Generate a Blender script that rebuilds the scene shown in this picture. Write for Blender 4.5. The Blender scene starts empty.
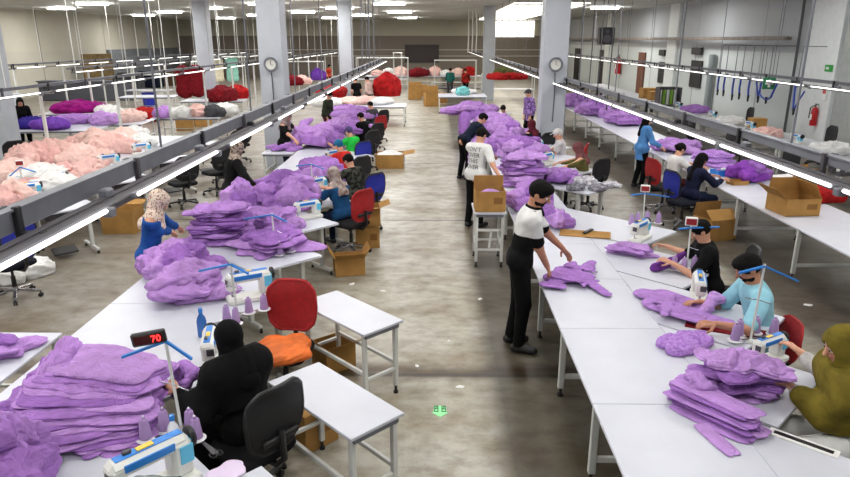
import bpy, math, random
import numpy as np
from mathutils import Vector, Matrix
from mathutils.bvhtree import BVHTree

SC = bpy.context.scene
COL = SC.collection
# ------------------------------------------------------------------ camera, world, exposure
CAM_H, FPX, CX, CY, VPX, VPY = 3.2, 650.0, 425.0, 238.5, 435.0, 39.5
PITCH = math.atan((CY - VPY) / FPX)
YAW = math.atan((VPX - CX) / FPX * math.cos(PITCH))
cam = bpy.data.cameras.new('camera'); camo = bpy.data.objects.new('camera', cam); COL.objects.link(camo)
cam.sensor_width = 36.0; cam.lens = 36.0 * FPX / 850.0; cam.clip_end = 200
camo.location = (0, 0, CAM_H); camo.rotation_euler = (math.pi / 2 - PITCH, 0, YAW)
SC.camera = camo
W = bpy.data.worlds.new('world'); SC.world = W; W.use_nodes = True
W.node_tree.nodes['Background'].inputs[0].default_value = (0.93, 0.97, 1.0, 1)
W.node_tree.nodes['Background'].inputs[1].default_value = 0.27
SC.view_settings.view_transform = 'Standard'; SC.view_settings.look = 'None'
SC.view_settings.gamma = 1.0; SC.view_settings.use_curve_mapping = False
SC.view_settings.exposure = 0.0
LAMP_W = 27.0          # watts of one ceiling luminaire
TUBE_E = 1.7           # emission of a fluorescent tube
SC.cycles.max_bounces = 6; SC.cycles.diffuse_bounces = 3; SC.cycles.glossy_bounces = 3
SC.cycles.transmission_bounces = 4; SC.cycles.sample_clamp_indirect = 6.0
SC.cycles.use_denoising = True

F_ = np.array([-math.sin(YAW) * math.cos(PITCH), math.cos(YAW) * math.cos(PITCH), -math.sin(PITCH)])
R_ = np.array([math.cos(YAW), math.sin(YAW), 0.0]); U_ = np.cross(R_, F_); C_ = np.array([0, 0, CAM_H])
def at(px, py, z=0.0):
    """point of the horizontal plane z under an image position"""
    r = F_ + R_ * (px - CX) / FPX + U_ * (CY - py) / FPX
    return Vector(C_ + r * ((z - CAM_H) / r[2]))
def atY(px, py, Y):
    r = F_ + R_ * (px - CX) / FPX + U_ * (CY - py) / FPX
    return Vector(C_ + r * (Y / r[1]))

# ------------------------------------------------------------------ materials
def lin(c):
    return tuple(((v / 255) / 12.92 if v / 255 <= 0.04045 else ((v / 255 + 0.055) / 1.055) ** 2.4) for v in c) + (1.0,)
MATS = {}
def mat(name, rgb, rough=0.5, metal=0.0, var=0.0, vscale=6.0, rgb2=None, bump=0.0, bscale=80.0, emit=0.0, alpha=1.0, spots=None, trans=0.0, sheen=0.0, crease=0.0):
    if name in MATS: return MATS[name]
    m = bpy.data.materials.new(name); m.use_nodes = True; MATS[name] = m
    nt = m.node_tree; b = nt.nodes['Principled BSDF']
    b.inputs['Base Color'].default_value = lin(rgb); b.inputs['Roughness'].default_value = rough; b.inputs['Metallic'].default_value = metal
    if rough >= .8: b.inputs['Specular IOR Level'].default_value = .15
    if emit: b.inputs['Emission Color'].default_value = lin(rgb); b.inputs['Emission Strength'].default_value = emit
    if alpha < 1: b.inputs['Alpha'].default_value = alpha
    if trans: b.inputs['Transmission Weight'].default_value = trans
    if sheen and 0: b.inputs['Sheen Weight'].default_value = sheen
    tc = nt.nodes.new('ShaderNodeTexCoord')
    if var or rgb2:
        n = nt.nodes.new('ShaderNodeTexNoise'); n.inputs['Scale'].default_value = vscale; n.inputs['Detail'].default_value = 6
        nt.links.new(tc.outputs['Object'], n.inputs['Vector'])
        r = nt.nodes.new('ShaderNodeValToRGB'); r.color_ramp.elements[0].position = 0.35; r.color_ramp.elements[1].position = 0.65
        if spots: r.color_ramp.elements[0].position, r.color_ramp.elements[1].position = spots
        c2 = rgb2 or tuple(max(0, v * (1 - var)) for v in rgb)
        r.color_ramp.elements[0].color = lin(c2); r.color_ramp.elements[1].color = lin(rgb)
        nt.links.new(n.outputs['Fac'], r.inputs['Fac']); nt.links.new(r.outputs['Color'], b.inputs['Base Color'])
    if bump:
        n2 = nt.nodes.new('ShaderNodeTexNoise'); n2.inputs['Scale'].default_value = bscale; n2.inputs['Detail'].default_value = 4
        nt.links.new(tc.outputs['Object'], n2.inputs['Vector'])
        bp = nt.nodes.new('ShaderNodeBump'); bp.inputs['Strength'].default_value = bump; bp.inputs['Distance'].default_value = 0.02
        nt.links.new(n2.outputs['Fac'], bp.inputs['Height']); nt.links.new(bp.outputs['Normal'], b.inputs['Normal'])
    if crease:
        nz = nt.nodes.new('ShaderNodeTexNoise'); nz.inputs['Scale'].default_value = 4.2; nz.inputs['Detail'].default_value = 2.2; nz.inputs['Distortion'].default_value = 1.6
        mp = nt.nodes.new('ShaderNodeMapping'); mp.inputs['Scale'].default_value = (1, 1.7, 1.7); mp.inputs['Rotation'].default_value = (0, 0, .7)
        nt.links.new(tc.outputs['Object'], mp.inputs['Vector']); nt.links.new(mp.outputs[0], nz.inputs['Vector'])
        a1 = nt.nodes.new('ShaderNodeMath'); a1.operation = 'SUBTRACT'; a1.inputs[1].default_value = .5; nt.links.new(nz.outputs['Fac'], a1.inputs[0])
        a2 = nt.nodes.new('ShaderNodeMath'); a2.operation = 'ABSOLUTE'; nt.links.new(a1.outputs[0], a2.inputs[0])
        a3 = nt.nodes.new('ShaderNodeMath'); a3.operation = 'POWER'; a3.inputs[1].default_value = .6; nt.links.new(a2.outputs[0], a3.inputs[0])
        b2 = nt.nodes.new('ShaderNodeBump'); b2.inputs['Strength'].default_value = crease; b2.inputs['Distance'].default_value = .07
        nt.links.new(a3.outputs[0], b2.inputs['Height'])
        if bump: nt.links.new(bp.outputs['Normal'], b2.inputs['Normal'])
        nt.links.new(b2.outputs['Normal'], b.inputs['Normal'])
    return m
mt = mat
WHITE = mt('white_laminate', (208, 210, 220), 0.32, var=0.03, vscale=3)
METAL = mt('white_painted_steel', (215, 216, 212), 0.4, var=0.04, vscale=9)
GREYM = mt('grey_trunking_steel', (114, 116, 124), 0.45, var=0.08, vscale=5)
DARKM = mt('dark_trunking_steel', (74, 71, 76), 0.5, var=0.1, vscale=6)
BLACK = mt('black_plastic', (22, 22, 25), 0.45)
CHROME = mt('chrome', (190, 190, 195), 0.25, metal=1.0)
LILAC = [mt('lilac_fleece_%d' % i, c, 0.92, var=0.10, vscale=9, bump=0.2, bscale=60, crease=.45) for i, c in
         enumerate([(182, 136, 208), (172, 124, 200), (194, 150, 216), (158, 110, 188), (186, 141, 210)])]
PALE_L = mt('pale_lilac_lining', (190, 150, 215), 0.95, rgb2=(160, 110, 195), vscale=40, bump=0.3)
PINK = [mt('pink_fleece_%d' % i, c, 0.92, var=0.08, vscale=7, bump=0.2, bscale=60, crease=.5) for i, c in enumerate([(236, 192, 184), (240, 204, 194), (228, 180, 174)])]
REDF = mt('red_fabric', (186, 32, 34), 0.85, var=0.2, vscale=7, crease=.7)
DREDF = mt('dark_red_fabric', (122, 20, 30), 0.85, var=0.2, vscale=7, crease=.7)
MAG = mt('magenta_fabric', (150, 20, 120), 0.85, var=0.2)
CARD = mt('cardboard', (176, 133, 76), 0.85, var=0.10, vscale=5, bump=0.1)
CARD_D = mt('cardboard_inside', (132, 94, 54), 0.9, var=0.1)
SKIN = mt('skin', (205, 150, 122), 0.55, var=0.06, vscale=12)
SKIN_D = mt('tanned_skin', (186, 130, 100), 0.55, var=0.06, vscale=12)
LIP = mt('lips', (168, 92, 86), 0.5); EYEW = mt('eye_white', (230, 228, 224), 0.3); IRIS = mt('iris', (30, 20, 16), 0.2)
HAIR = mt('black_hair', (16, 13, 12), 0.8, var=0.4, vscale=70, bump=.5, bscale=150)
TUBE = mt('lit_fluorescent_tube', (255, 252, 248), 0.4, emit=TUBE_E)
CTUBE = mt('ceiling_tube_glow', (255, 252, 246), 0.4, emit=7.0)
BLUEP = mt('blue_plastic', (36, 122, 205), 0.4); NAVYP = mt('deep_blue_plastic', (26, 40, 160), 0.45)
CYANP = mt('cyan_decal', (96, 190, 226), 0.4); CREAM = mt('machine_enamel', (226, 226, 220), 0.3)
PAPER = mt('paper_white', (235, 235, 232), 0.7)
CONE_T = mt('lilac_thread', (166, 138, 186), 0.8, bump=0.3, bscale=300)
def fab(name, rgb, **k):
    k.setdefault('var', 0.15); k.setdefault('vscale', 8); return mat(name, rgb, 0.9, bump=k.pop('bump', 0.2), **k)

# ------------------------------------------------------------------ mesh builder
class MB:
    def __init__(s): s.v = []; s.f = []; s.m = []; s.M = Matrix.Identity(4)
    def add(s, vs, fs, mi=0):
        o = len(s.v); M = s.M
        s.v += [tuple(M @ Vector(p)) for p in vs]; s.f += [tuple(i + o for i in f) for f in fs]; s.m += [mi] * len(fs); return s
    def box(s, c, d, mi=0, ch=0.0, rz=0.0, R=None):
        c = Vector(c); hx, hy, hz = d[0] / 2, d[1] / 2, d[2] / 2
        Rm = R or Matrix.Rotation(rz, 3, 'Z')
        ch = min(ch, hx * .9, hy * .9, hz * .9)
        if ch <= 0:
            vs = [(x * hx, y * hy, z * hz) for x in (-1, 1) for y in (-1, 1) for z in (-1, 1)]
            fs = [(0, 1, 3, 2), (4, 6, 7, 5), (0, 4, 5, 1), (2, 3, 7, 6), (0, 2, 6, 4), (1, 5, 7, 3)]
        else:
            vs = []; idx = {}
            for x in (-1, 1):
                for y in (-1, 1):
                    for z in (-1, 1):
                        for a in range(3):
                            h = [hx - ch, hy - ch, hz - ch]; h[a] += ch
                            idx[(x, y, z, a)] = len(vs); vs.append((x * h[0], y * h[1], z * h[2]))
            fs = []
            for a in range(3):
                b, c2 = (a + 1) % 3, (a + 2) % 3
                for sg in (-1, 1):
                    q = []
                    for (p, r) in ((-1, -1), (1, -1), (1, 1), (-1, 1)):
                        k = [0, 0, 0]; k[a] = sg; k[b] = p; k[c2] = r; q.append(idx[(*k, a)])
                    fs.append(tuple(q if sg > 0 else q[::-1]))
                for p in (-1, 1):
                    for r in (-1, 1):
                        q = []
                        for t in (-1, 1):
                            k = [0, 0, 0]; k[a] = t; k[b] = p; k[c2] = r; q.append((tuple(k)))
                        f4 = (idx[(*q[0], b)], idx[(*q[1], b)], idx[(*q[1], c2)], idx[(*q[0], c2)])
                        fs.append(f4 if p * r > 0 else f4[::-1])
            for x in (-1, 1):
                for y in (-1, 1):
                    for z in (-1, 1):
                        t = (idx[(x, y, z, 0)], idx[(x, y, z, 1)], idx[(x, y, z, 2)]); fs.append(t if x * y * z > 0 else t[::-1])
        return s.add([Rm @ Vector(p) + c for p in vs], fs, mi)
    def bar(s, p0, p1, w, t=None, mi=0):
        p0, p1 = Vector(p0), Vector(p1); d = p1 - p0; L = d.length
        if L < 1e-6: return s
        z = d / L; up = Vector((0, 0, 1)) if abs(z.z) < .95 else Vector((0, 1, 0))
        x = up.cross(z).normalized(); y = z.cross(x)
        R = Matrix((x, y, z)).transposed()
        return s.box((p0 + p1) / 2, (w, t or w, L), mi, min(w, t or w) * .12, R=R)
    def cyl(s, p0, p1, r0, r1=None, n=10, mi=0):
        r1 = r0 if r1 is None else r1; p0, p1 = Vector(p0), Vector(p1); z = (p1 - p0).normalized()
        up = Vector((0, 0, 1)) if abs(z.z) < .95 else Vector((1, 0, 0)); x = up.cross(z).normalized(); y = z.cross(x)
        vs = []
        for p, r in ((p0, r0), (p1, r1)):
            for i in range(n):
                a = 2 * math.pi * i / n; vs.append(p + x * (r * math.cos(a)) + y * (r * math.sin(a)))
        fs = [(i, (i + 1) % n, n + (i + 1) % n, n + i) for i in range(n)] + [tuple(range(n))[::-1], tuple(range(n, 2 * n))]
        return s.add(vs, fs, mi)
    def tube(s, pts, r, n=6, mi=0):
        pts = [Vector(p) for p in pts]; vs = []; fs = []; prev = None
        for i, p in enumerate(pts):
            t = (pts[min(i + 1, len(pts) - 1)] - pts[max(i - 1, 0)]).normalized()
            if prev is None:
                up = Vector((0, 0, 1)) if abs(t.z) < .9 else Vector((1, 0, 0)); x = up.cross(t).normalized()
            else: x = (prev - t * prev.dot(t)).normalized()
            prev = x; y = t.cross(x)
            for k in range(n):
                a = 2 * math.pi * k / n; vs.append(p + x * (r * math.cos(a)) + y * (r * math.sin(a)))
        for i in range(len(pts) - 1):
            for k in range(n): fs.append((i * n + k, i * n + (k + 1) % n, (i + 1) * n + (k + 1) % n, (i + 1) * n + k))
        fs += [tuple(range(n))[::-1], tuple(range((len(pts) - 1) * n, len(pts) * n))]
        return s.add(vs, fs, mi)
    def lathe(s, c, prof, n=16, mi=0, axis=None):
        c = Vector(c); vs = []; fs = []
        R = Matrix.Identity(3) if axis is None else Vector(axis).to_track_quat('Z', 'Y').to_matrix()
        for r, z in prof:
            for k in range(n):
                a = 2 * math.pi * k / n; vs.append(R @ Vector((r * math.cos(a), r * math.sin(a), z)) + c)
        m = len(prof)
        for i in range(m - 1):
            for k in range(n): fs.append((i * n + k, i * n + (k + 1) % n, (i + 1) * n + (k + 1) % n, (i + 1) * n + k))
        fs += [tuple(range(n))[::-1], tuple(range((m - 1) * n, m * n))]
        return s.add(vs, fs, mi)
    def ball(s, c, r, mi=0, nu=10, nv=7):
        r = (r, r, r) if not hasattr(r, '__len__') else r; c = Vector(c)
        vs = [c + Vector((0, 0, -r[2]))]; fs = []
        for j in range(1, nv):
            ph = -math.pi / 2 + math.pi * j / nv
            for i in range(nu):
                a = 2 * math.pi * i / nu; vs.append(c + Vector((r[0] * math.cos(ph) * math.cos(a), r[1] * math.cos(ph) * math.sin(a), r[2] * math.sin(ph))))
        vs.append(c + Vector((0, 0, r[2]))); e = len(vs) - 1
        for i in range(nu): fs += [(0, 1 + (i + 1) % nu, 1 + i), (e, e - nu + i, e - nu + (i + 1) % nu)]
        for j in range(nv - 2):
            for i in range(nu):
                a = 1 + j * nu + i; b = 1 + j * nu + (i + 1) % nu; fs.append((a, b, b + nu, a + nu))
        return s.add(vs, fs, mi)
    def prism(s, poly, z0, z1, mi=0):
        n = len(poly); vs = [(x, y, z0) for x, y in poly] + [(x, y, z1) for x, y in poly]
        ar = sum(poly[i][0] * poly[(i + 1) % n][1] - poly[(i + 1) % n][0] * poly[i][1] for i in range(n))
        fs = [tuple(range(n))[::-1], tuple(range(n, 2 * n))] + [(i, (i + 1) % n, n + (i + 1) % n, n + i) for i in range(n)]
        if ar < 0: fs = [f[::-1] for f in fs]
        return s.add(vs, fs, mi)
    def mesh(s, name, mats, ang=35):
        me = bpy.data.meshes.new(name); me.from_pydata(s.v, [], s.f)
        mats = mats if isinstance(mats, (list, tuple)) else [mats]
        for m in mats: me.materials.append(m)
        if len(mats) > 1: me.polygons.foreach_set('material_index', s.m)
        me.polygons.foreach_set('use_smooth', [True] * len(s.f)); me.update()
        me.set_sharp_from_angle(angle=math.radians(ang))
        return me
    def build(s, name, mats, parent=None, ang=35):
        return obj(name, s.mesh(name, mats, ang), parent)
def obj(name, me, parent=None):
    o = bpy.data.objects.new(name, me); COL.objects.link(o)
    if parent: o.parent = parent
    return o
def tag(o, label=None, cat=None, group=None, kind=None):
    if label: o['label'] = label
    if cat: o['category'] = cat
    if group: o['group'] = group
    if kind: o['kind'] = kind
    return o
def thing(name, label, cat, loc=(0, 0, 0), rz=0.0, group=None):
    o = bpy.data.objects.new(name, None); COL.objects.link(o); o.location = loc; o.rotation_euler = (0, 0, rz)
    o.empty_display_size = 0.1
    return tag(o, label, cat, group)
def struct(name, mb, mats, ang=35):
    return tag(mb.build(name, mats, None, ang), kind='structure')
def dup(root, loc, rz=0.0, label=None, group=None, swap=None):
    r = root.copy(); COL.objects.link(r); r.location = loc; r.rotation_euler = (0, 0, rz)
    if label: r['label'] = label
    if group: r['group'] = group
    elif 'group' in r: del r['group']
    for ch in KIDS(root):
        c = ch.copy(); COL.objects.link(c); c.parent = r
        for g in KIDS(ch):
            d = g.copy(); COL.objects.link(d); d.parent = c
    return r
def KIDS(o): return [c for c in COL.objects if c.parent == o]
def ang(v): return math.atan2(v[1], v[0]) - math.pi / 2        # rz that turns local +Y to v
# ------------------------------------------------------------------ implicit bodies
def cap(a, b, ra, rb=None, n=None, s=1.0):
    return ('c', np.array(a, np.float32), np.array(b, np.float32), ra, ra if rb is None else rb, None if n is None else np.array(n, np.float32), s)
def ell(c, ax, r): return ('e', np.array(c, np.float32), np.array(ax, np.float32), np.array(r, np.float32))
def grow(p, t):
    if p[0] == 'c': return ('c', p[1], p[2], p[3] + t, p[4] + t, p[5], p[6])
    return ('e', p[1], p[2], p[3] + t)
def pbox(p):
    if p[0] == 'c':
        r = max(p[3], p[4]); return np.minimum(p[1], p[2]) - r, np.maximum(p[1], p[2]) + r
    r = float(max(p[3])); return p[1] - r, p[1] + r
def pdist(p, P):
    if p[0] == 'c':
        _, a, b, ra, rb, n, s = p; ba = b - a; L = float(ba @ ba) + 1e-9
        t = np.clip((P - a) @ ba / L, 0, 1); q = P - a - t[..., None] * ba
        if n is not None: q = q + (q @ n)[..., None] * (n * (s - 1))
        return np.sqrt((q * q).sum(-1)) - (ra + (rb - ra) * t)
    q = (P - p[1]) @ p[2].T; k0 = np.sqrt(((q / p[3]) ** 2).sum(-1)); k1 = np.sqrt(((q / (p[3] ** 2)) ** 2).sum(-1)) + 1e-9
    return k0 * (k0 - 1) / k1
def implicit(prims, h, k=0.03, cuts=(), subs=(), wr=0.0, seed=0, wfreq=22.0):
    lo = np.min([pbox(p)[0] for p in prims], 0) - 3 * h; hi = np.max([pbox(p)[1] for p in prims], 0) + 3 * h
    n = np.ceil((hi - lo) / h).astype(int) + 1
    X = [lo[i] + h * np.arange(n[i], dtype=np.float32) for i in range(3)]
    D = np.full(n, 0.5, np.float32)
    for p in prims:
        a, b = pbox(p); pad = max(2.5 * h, k) + .03
        i0 = np.maximum(np.floor((a - pad - lo) / h).astype(int), 0); i1 = np.minimum(np.ceil((b + pad - lo) / h).astype(int) + 1, n)
        sl = tuple(slice(i0[i], i1[i]) for i in range(3))
        G = np.stack(np.meshgrid(*[X[i][sl[i]] for i in range(3)], indexing='ij'), -1)
        d = pdist(p, G); o = D[sl]; w = np.clip(.5 + .5 * (d - o) / k, 0, 1)
        D[sl] = d * (1 - w) + o * w - k * w * (1 - w)
    if cuts or subs or wr:
        G = np.stack(np.meshgrid(*X, indexing='ij'), -1).astype(np.float32)
        if wr:
            rs = np.random.RandomState(seed); acc = np.zeros(n, np.float32)
            for i in range(4):
                kv = rs.randn(3).astype(np.float32); kv *= wfreq * (1 + .6 * i) / np.linalg.norm(kv); kw = rs.randn(3).astype(np.float32) * 7
                acc += np.abs(np.sin(G @ kv + 1.6 * np.sin(G @ kw + i))) / (1 + .5 * i)
            D = D - wr * (acc - 1.2)
        for pt, nn in cuts: D = np.maximum(D, (G - np.array(pt, np.float32)) @ np.array(nn, np.float32))
        for p in subs: D = np.maximum(D, -pdist(p, G))
    return nets(D, lo, h)
def nets(D, lo, h):
    S = D < 0; nx, ny, nz = D.shape
    cnt = np.zeros((nx - 1, ny - 1, nz - 1), np.int8)
    for a in (0, 1):
        for b in (0, 1):
            for c in (0, 1): cnt += S[a:nx - 1 + a, b:ny - 1 + b, c:nz - 1 + c]
    I = np.argwhere((cnt > 0) & (cnt < 8))
    if len(I) == 0: return [], []
    idx = np.full(cnt.shape, -1, np.int64); idx[tuple(I.T)] = np.arange(len(I))
    acc = np.zeros((len(I), 3)); num = np.zeros(len(I))
    cor = [(a, b, c) for a in (0, 1) for b in (0, 1) for c in (0, 1)]
    for i, p in enumerate(cor):
        for q in cor[i + 1:]:
            if sum(abs(p[j] - q[j]) for j in range(3)) != 1: continue
            da = D[tuple((I + p).T)]; db = D[tuple((I + q).T)]; m = (da < 0) != (db < 0)
            t = np.where(m, da / np.where(m, da - db, 1), 0)
            pos = np.array(p) + t[:, None] * (np.array(q) - np.array(p)); acc += pos * m[:, None]; num += m
    V = lo + h * (I + acc / num[:, None])
    F = []
    for ax in range(3):
        u, w = (ax + 1) % 3, (ax + 2) % 3
        s0 = [slice(None)] * 3; s1 = [slice(None)] * 3; s0[ax] = slice(0, -1); s1[ax] = slice(1, None)
        A, B = S[tuple(s0)], S[tuple(s1)]
        E = np.argwhere(A != B); E = E[(E[:, u] > 0) & (E[:, w] > 0) & (E[:, u] < D.shape[u] - 1) & (E[:, w] < D.shape[w] - 1)]
        du = np.zeros(3, int); du[u] = 1; dw = np.zeros(3, int); dw[w] = 1
        q = np.stack([idx[tuple((E - du - dw).T)], idx[tuple((E - dw).T)], idx[tuple(E.T)], idx[tuple((E - du).T)]], 1)
        ins = A[tuple(E.T)]; q[~ins] = q[~ins][:, ::-1]; F.append(q)
    return V.tolist(), np.concatenate(F).tolist()
def fig(name, vf, material, parent, extra=None):
    mb = MB(); mb.add(*vf)
    if extra: extra(mb)
    return mb.build(name, material, parent, 80)

def ik(a, c, l1, l2, pole):
    a = np.array(a, float); c = np.array(c, float); d = c - a; L = np.linalg.norm(d) + 1e-9; u = d / L
    if L > .995 * (l1 + l2): L = .995 * (l1 + l2); c = a + u * L
    x = (l1 * l1 - l2 * l2 + L * L) / (2 * L); hh = math.sqrt(max(l1 * l1 - x * x, 0))
    p = np.array(pole, float); p = p - u * (p @ u); p /= np.linalg.norm(p) + 1e-9
    return a + u * x + p * hh, c
def unit(v): v = np.array(v, float); return v / (np.linalg.norm(v) + 1e-9)

def hand_prims(w, d, nrm, side, S, curl, thin=False):
    """palm, four bent fingers of unequal length and a thumb leaving the side of the palm"""
    d = unit(d); nrm = unit(np.array(nrm) - d * (np.array(nrm) @ d)); lat = np.cross(d, nrm) * side     # lat points to the thumb
    P = [cap(w + d * .02 * S + lat * .016 * S, w + d * .085 * S + lat * .022 * S, .019 * S, .02 * S, nrm, 1.35),
         cap(w + d * .02 * S - lat * .012 * S, w + d * .08 * S - lat * .022 * S, .018 * S, .018 * S, nrm, 1.35),
         cap(w - d * .03 * S, w + d * .03 * S, .024 * S, .024 * S, nrm, 1.2)]
    for off, ln, r, cc in ((.031, .072, .0095, .9), (.011, .080, .0098, 1.0), (-.010, .074, .0093, 1.08), (-.029, .058, .0083, 1.2)):
        p = w + d * .088 * S + lat * off * S; a = curl * cc * .35; seg = ln * S / 2.6
        for j, fr in enumerate((1.15, .85, .6)):
            dd = d * math.cos(a) + nrm * math.sin(a); dd = dd + lat * off * (1.5 if curl < .6 else .4); dd = unit(dd)
            q = p + dd * seg * fr; P.append(cap(p, q, r * S * (1 - .08 * j), r * S * (.93 - .08 * j))); p = q; a += curl * cc * .65
    p = w + d * .028 * S + lat * .03 * S; dd = unit(d * .6 + lat * .75 + nrm * .35)
    q = p + dd * .04 * S; P.append(cap(p, q, .0125 * S, .011 * S))
    dd = unit(d * .9 + lat * .25 + nrm * (.35 + .4 * curl)); P.append(cap(q, q + dd * .036 * S, .0108 * S, .009 * S))
    return P

def person(label, loc, face, H=1.7, sit=False, lean=8, side=0, twist=0, pz=None, head=(20, 0), R=None, L=None, sleeve=0.5, legs=None,
           top=None, bottom=None, hair='short', hairm=None, skin=None, shoe=None, top_len=.0, h=.016, hands=True, fem=False, curl=.7,
           skirt=False, beard=False, polo=False, cuff=None, group=None, beltw=.0, top2=None, cape=None, capez=.30, scarfz=.19):
    hr_ = .112 if fem else .099
    S = H / 1.75; X = np.array([1., 0, 0]); Y = np.array([0, 1., 0]); Z = np.array([0, 0, 1.])
    skin = skin or SKIN; hairm = hairm or HAIR; shoe = shoe or BLACK
    root = thing('person', label, 'person', (loc[0], loc[1], 0), ang(face), group)
    pz = pz if pz is not None else (.57 if sit else .93 * S)
    P = np.array([0, 0, pz]); la, sa, tw = math.radians(lean), math.radians(side), math.radians(twist)
    u = unit([math.sin(sa), math.sin(la), math.cos(la) * math.cos(sa)])
    r = unit(X * math.cos(tw) + Y * math.sin(tw)); r = unit(r - u * (r @ u)); f = np.cross(u, r)
    N = P + u * .50 * S + f * .01 * S; shw = (.165 if fem else .185) * S
    shR, shL = N - u * .065 * S + r * shw, N - u * .065 * S - r * shw
    hp, hy = math.radians(head[0]), math.radians(head[1])
    fl = unit(f * np.array([1, 1, .3])); rr = unit(np.cross(fl, Z))
    fy = fl * math.cos(hy) + rr * math.sin(hy); ry_ = np.cross(fy, Z); hf = unit(fy * math.cos(hp) - Z * math.sin(hp)); hr = unit(ry_); hu = np.cross(hr, hf)
    nd = unit(u * .55 + Z * .45 + hf * .12); Hc = N + nd * .155 * S + hf * .02 * S
    hipR, hipL = P + r * .085 * S, P - r * .085 * S
    lt, ls = .43 * S, .42 * S
    # torso
    tf = 1.5 if fem else 1.45
    torso = [cap(P + u * .0, P + u * .16 * S, (.150 if fem else .140) * S, .132 * S, f, 1.4), cap(P + u * .18 * S, P + u * .37 * S, .136 * S, .158 * S, f, tf),
             cap(shR - r * .03 * S, shL + r * .03 * S, .066 * S, .066 * S), cap(N - u * .08 * S, N + u * .01 * S, .085 * S, .058 * S)]
    if fem: torso += [cap(P + u * .31 * S + f * .08 * S + r * .065 * S, P + u * .31 * S + f * .08 * S - r * .065 * S, .052 * S, .052 * S)]
    hips = [cap(hipR, hipL, hr_ * S, hr_ * S)]
    # arms
    def arm(sh, tgt, sg):
        tgt = np.array(tgt, float); e, w = ik(sh, tgt, .30 * S, .265 * S, -Z * 1.0 + r * sg * .55 - f * .5); return e, w
    R = R if R is not None else shR - Z * .52 * S + f * .06; L = L if L is not None else shL - Z * .52 * S + f * .06
    eR, wR = arm(shR, R, 1); eL, wL = arm(shL, L, -1)
    arms = [cap(shR, eR, .054 * S, .043 * S), cap(eR, wR, .043 * S, .027 * S), cap(shL, eL, .054 * S, .043 * S), cap(eL, wL, .043 * S, .027 * S)]
    # legs
    legp = []; feet = []
    for i, (hip, sg) in enumerate(((hipR, 1), (hipL, -1))):
        if legs: ft = np.array(legs[i], float)
        elif sit: ft = np.array([sg * .12 * S, .40 * S, .09])
        else: ft = np.array([sg * .10 * S, -.02 + .04 * sg, .09])
        kn, an = ik(hip, ft, lt, ls, Y * 1.0 + Z * (.8 if sit else .0) + X * sg * .15)
        legp += [cap(hip, kn, .088 * S, .060 * S), cap(kn, an, .058 * S, .040 * S)]; feet.append((an, kn))
    footp = []
    fd = [unit(Y + X * sg * .2) for sg in (1, -1)]
    for (an, kn), d in zip(feet, fd): footp.append(cap(an + d * -.03 * S - Z * .045, an + d * .15 * S - Z * .055, .038 * S, .034 * S))
    ax = [hr, hf, hu]
    skull = ell(Hc + hu * .035 * S - hf * .008 * S, ax, np.array([.077, .098, .088]) * S)
    face_p = [cap(Hc + hu * .02 * S + hf * .035 * S, Hc - hu * .068 * S + hf * .048 * S, .058 * S, .036 * S), cap(Hc - hu * .062 * S + hr * .034 * S + hf * .025 * S, Hc - hu * .062 * S - hr * .034 * S + hf * .025 * S, .034 * S, .034 * S)]
    neck = cap(N - u * .03 * S, Hc - hf * .02 * S - hu * .03 * S, .058 * S, .056 * S)
    body = torso + hips + arms + legp + footp + [neck, skull] + face_p
    detail = h < .02
    v, fcs = implicit(body, h, .028 * S)
    def extra(mb):
        mb.add(*implicit([skull, neck] + face_p + [cap(Hc + hf * .092 * S + hu * .02 * S, Hc + hf * .114 * S - hu * .02 * S, .009 * S, .0135 * S),
               ell(Hc + hr * .078 * S - hu * .0, ax, np.array([.012, .024, .033]) * S), ell(Hc - hr * .078 * S, ax, np.array([.012, .024, .033]) * S)],
               .009 if detail else .014, .018 * S))
        for sg in (1, -1):
            c = Hc + hu * .012 * S + hr * sg * .033 * S + hf * .083 * S
            mb.ball(c, .0125 * S, 1, 8, 6); mb.ball(c + hf * .008 * S, .0075 * S, 2, 8, 6)
            mb.cyl(Hc + hu * .036 * S + hr * sg * .017 * S + hf * .093 * S, Hc + hu * .038 * S + hr * sg * .052 * S + hf * .080 * S, .005 * S, .003 * S, 6, 2)
        mb.cyl(Hc - hu * .047 * S + hr * .022 * S + hf * .087 * S, Hc - hu * .047 * S - hr * .022 * S + hf * .087 * S, .0065 * S, .0065 * S, 8, 3)
        if hands:
            for sh, e, w, sg in ((shR, eR, wR, 1), (shL, eL, wL, -1)):
                d = unit(w - e); d = unit(d + np.array([0, 0, -.15]))
                mb.add(*implicit(hand_prims(w, d, -Z - r * sg * .35, -sg, S, curl), .0048 if detail else .009, .008))
    b = fig('body', (v, fcs), [skin, EYEW, IRIS, LIP], root, extra)
    # clothes ----------------------------------------------------------------------------
    t = .016 * S
    def sleeve_p(tt, frac):
        out = []
        for sh, e, w in ((shR, eR, wR), (shL, eL, wL)):
            if frac <= 1: out.append(cap(sh, sh + (e - sh) * frac, .058 * S + tt, .052 * S + tt))
            else: out += [cap(sh, e, .058 * S + tt, .05 * S + tt), cap(e, e + (w - e) * (frac - 1), .048 * S + tt, .036 * S + tt)]
        return out
    armcut = []
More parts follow.
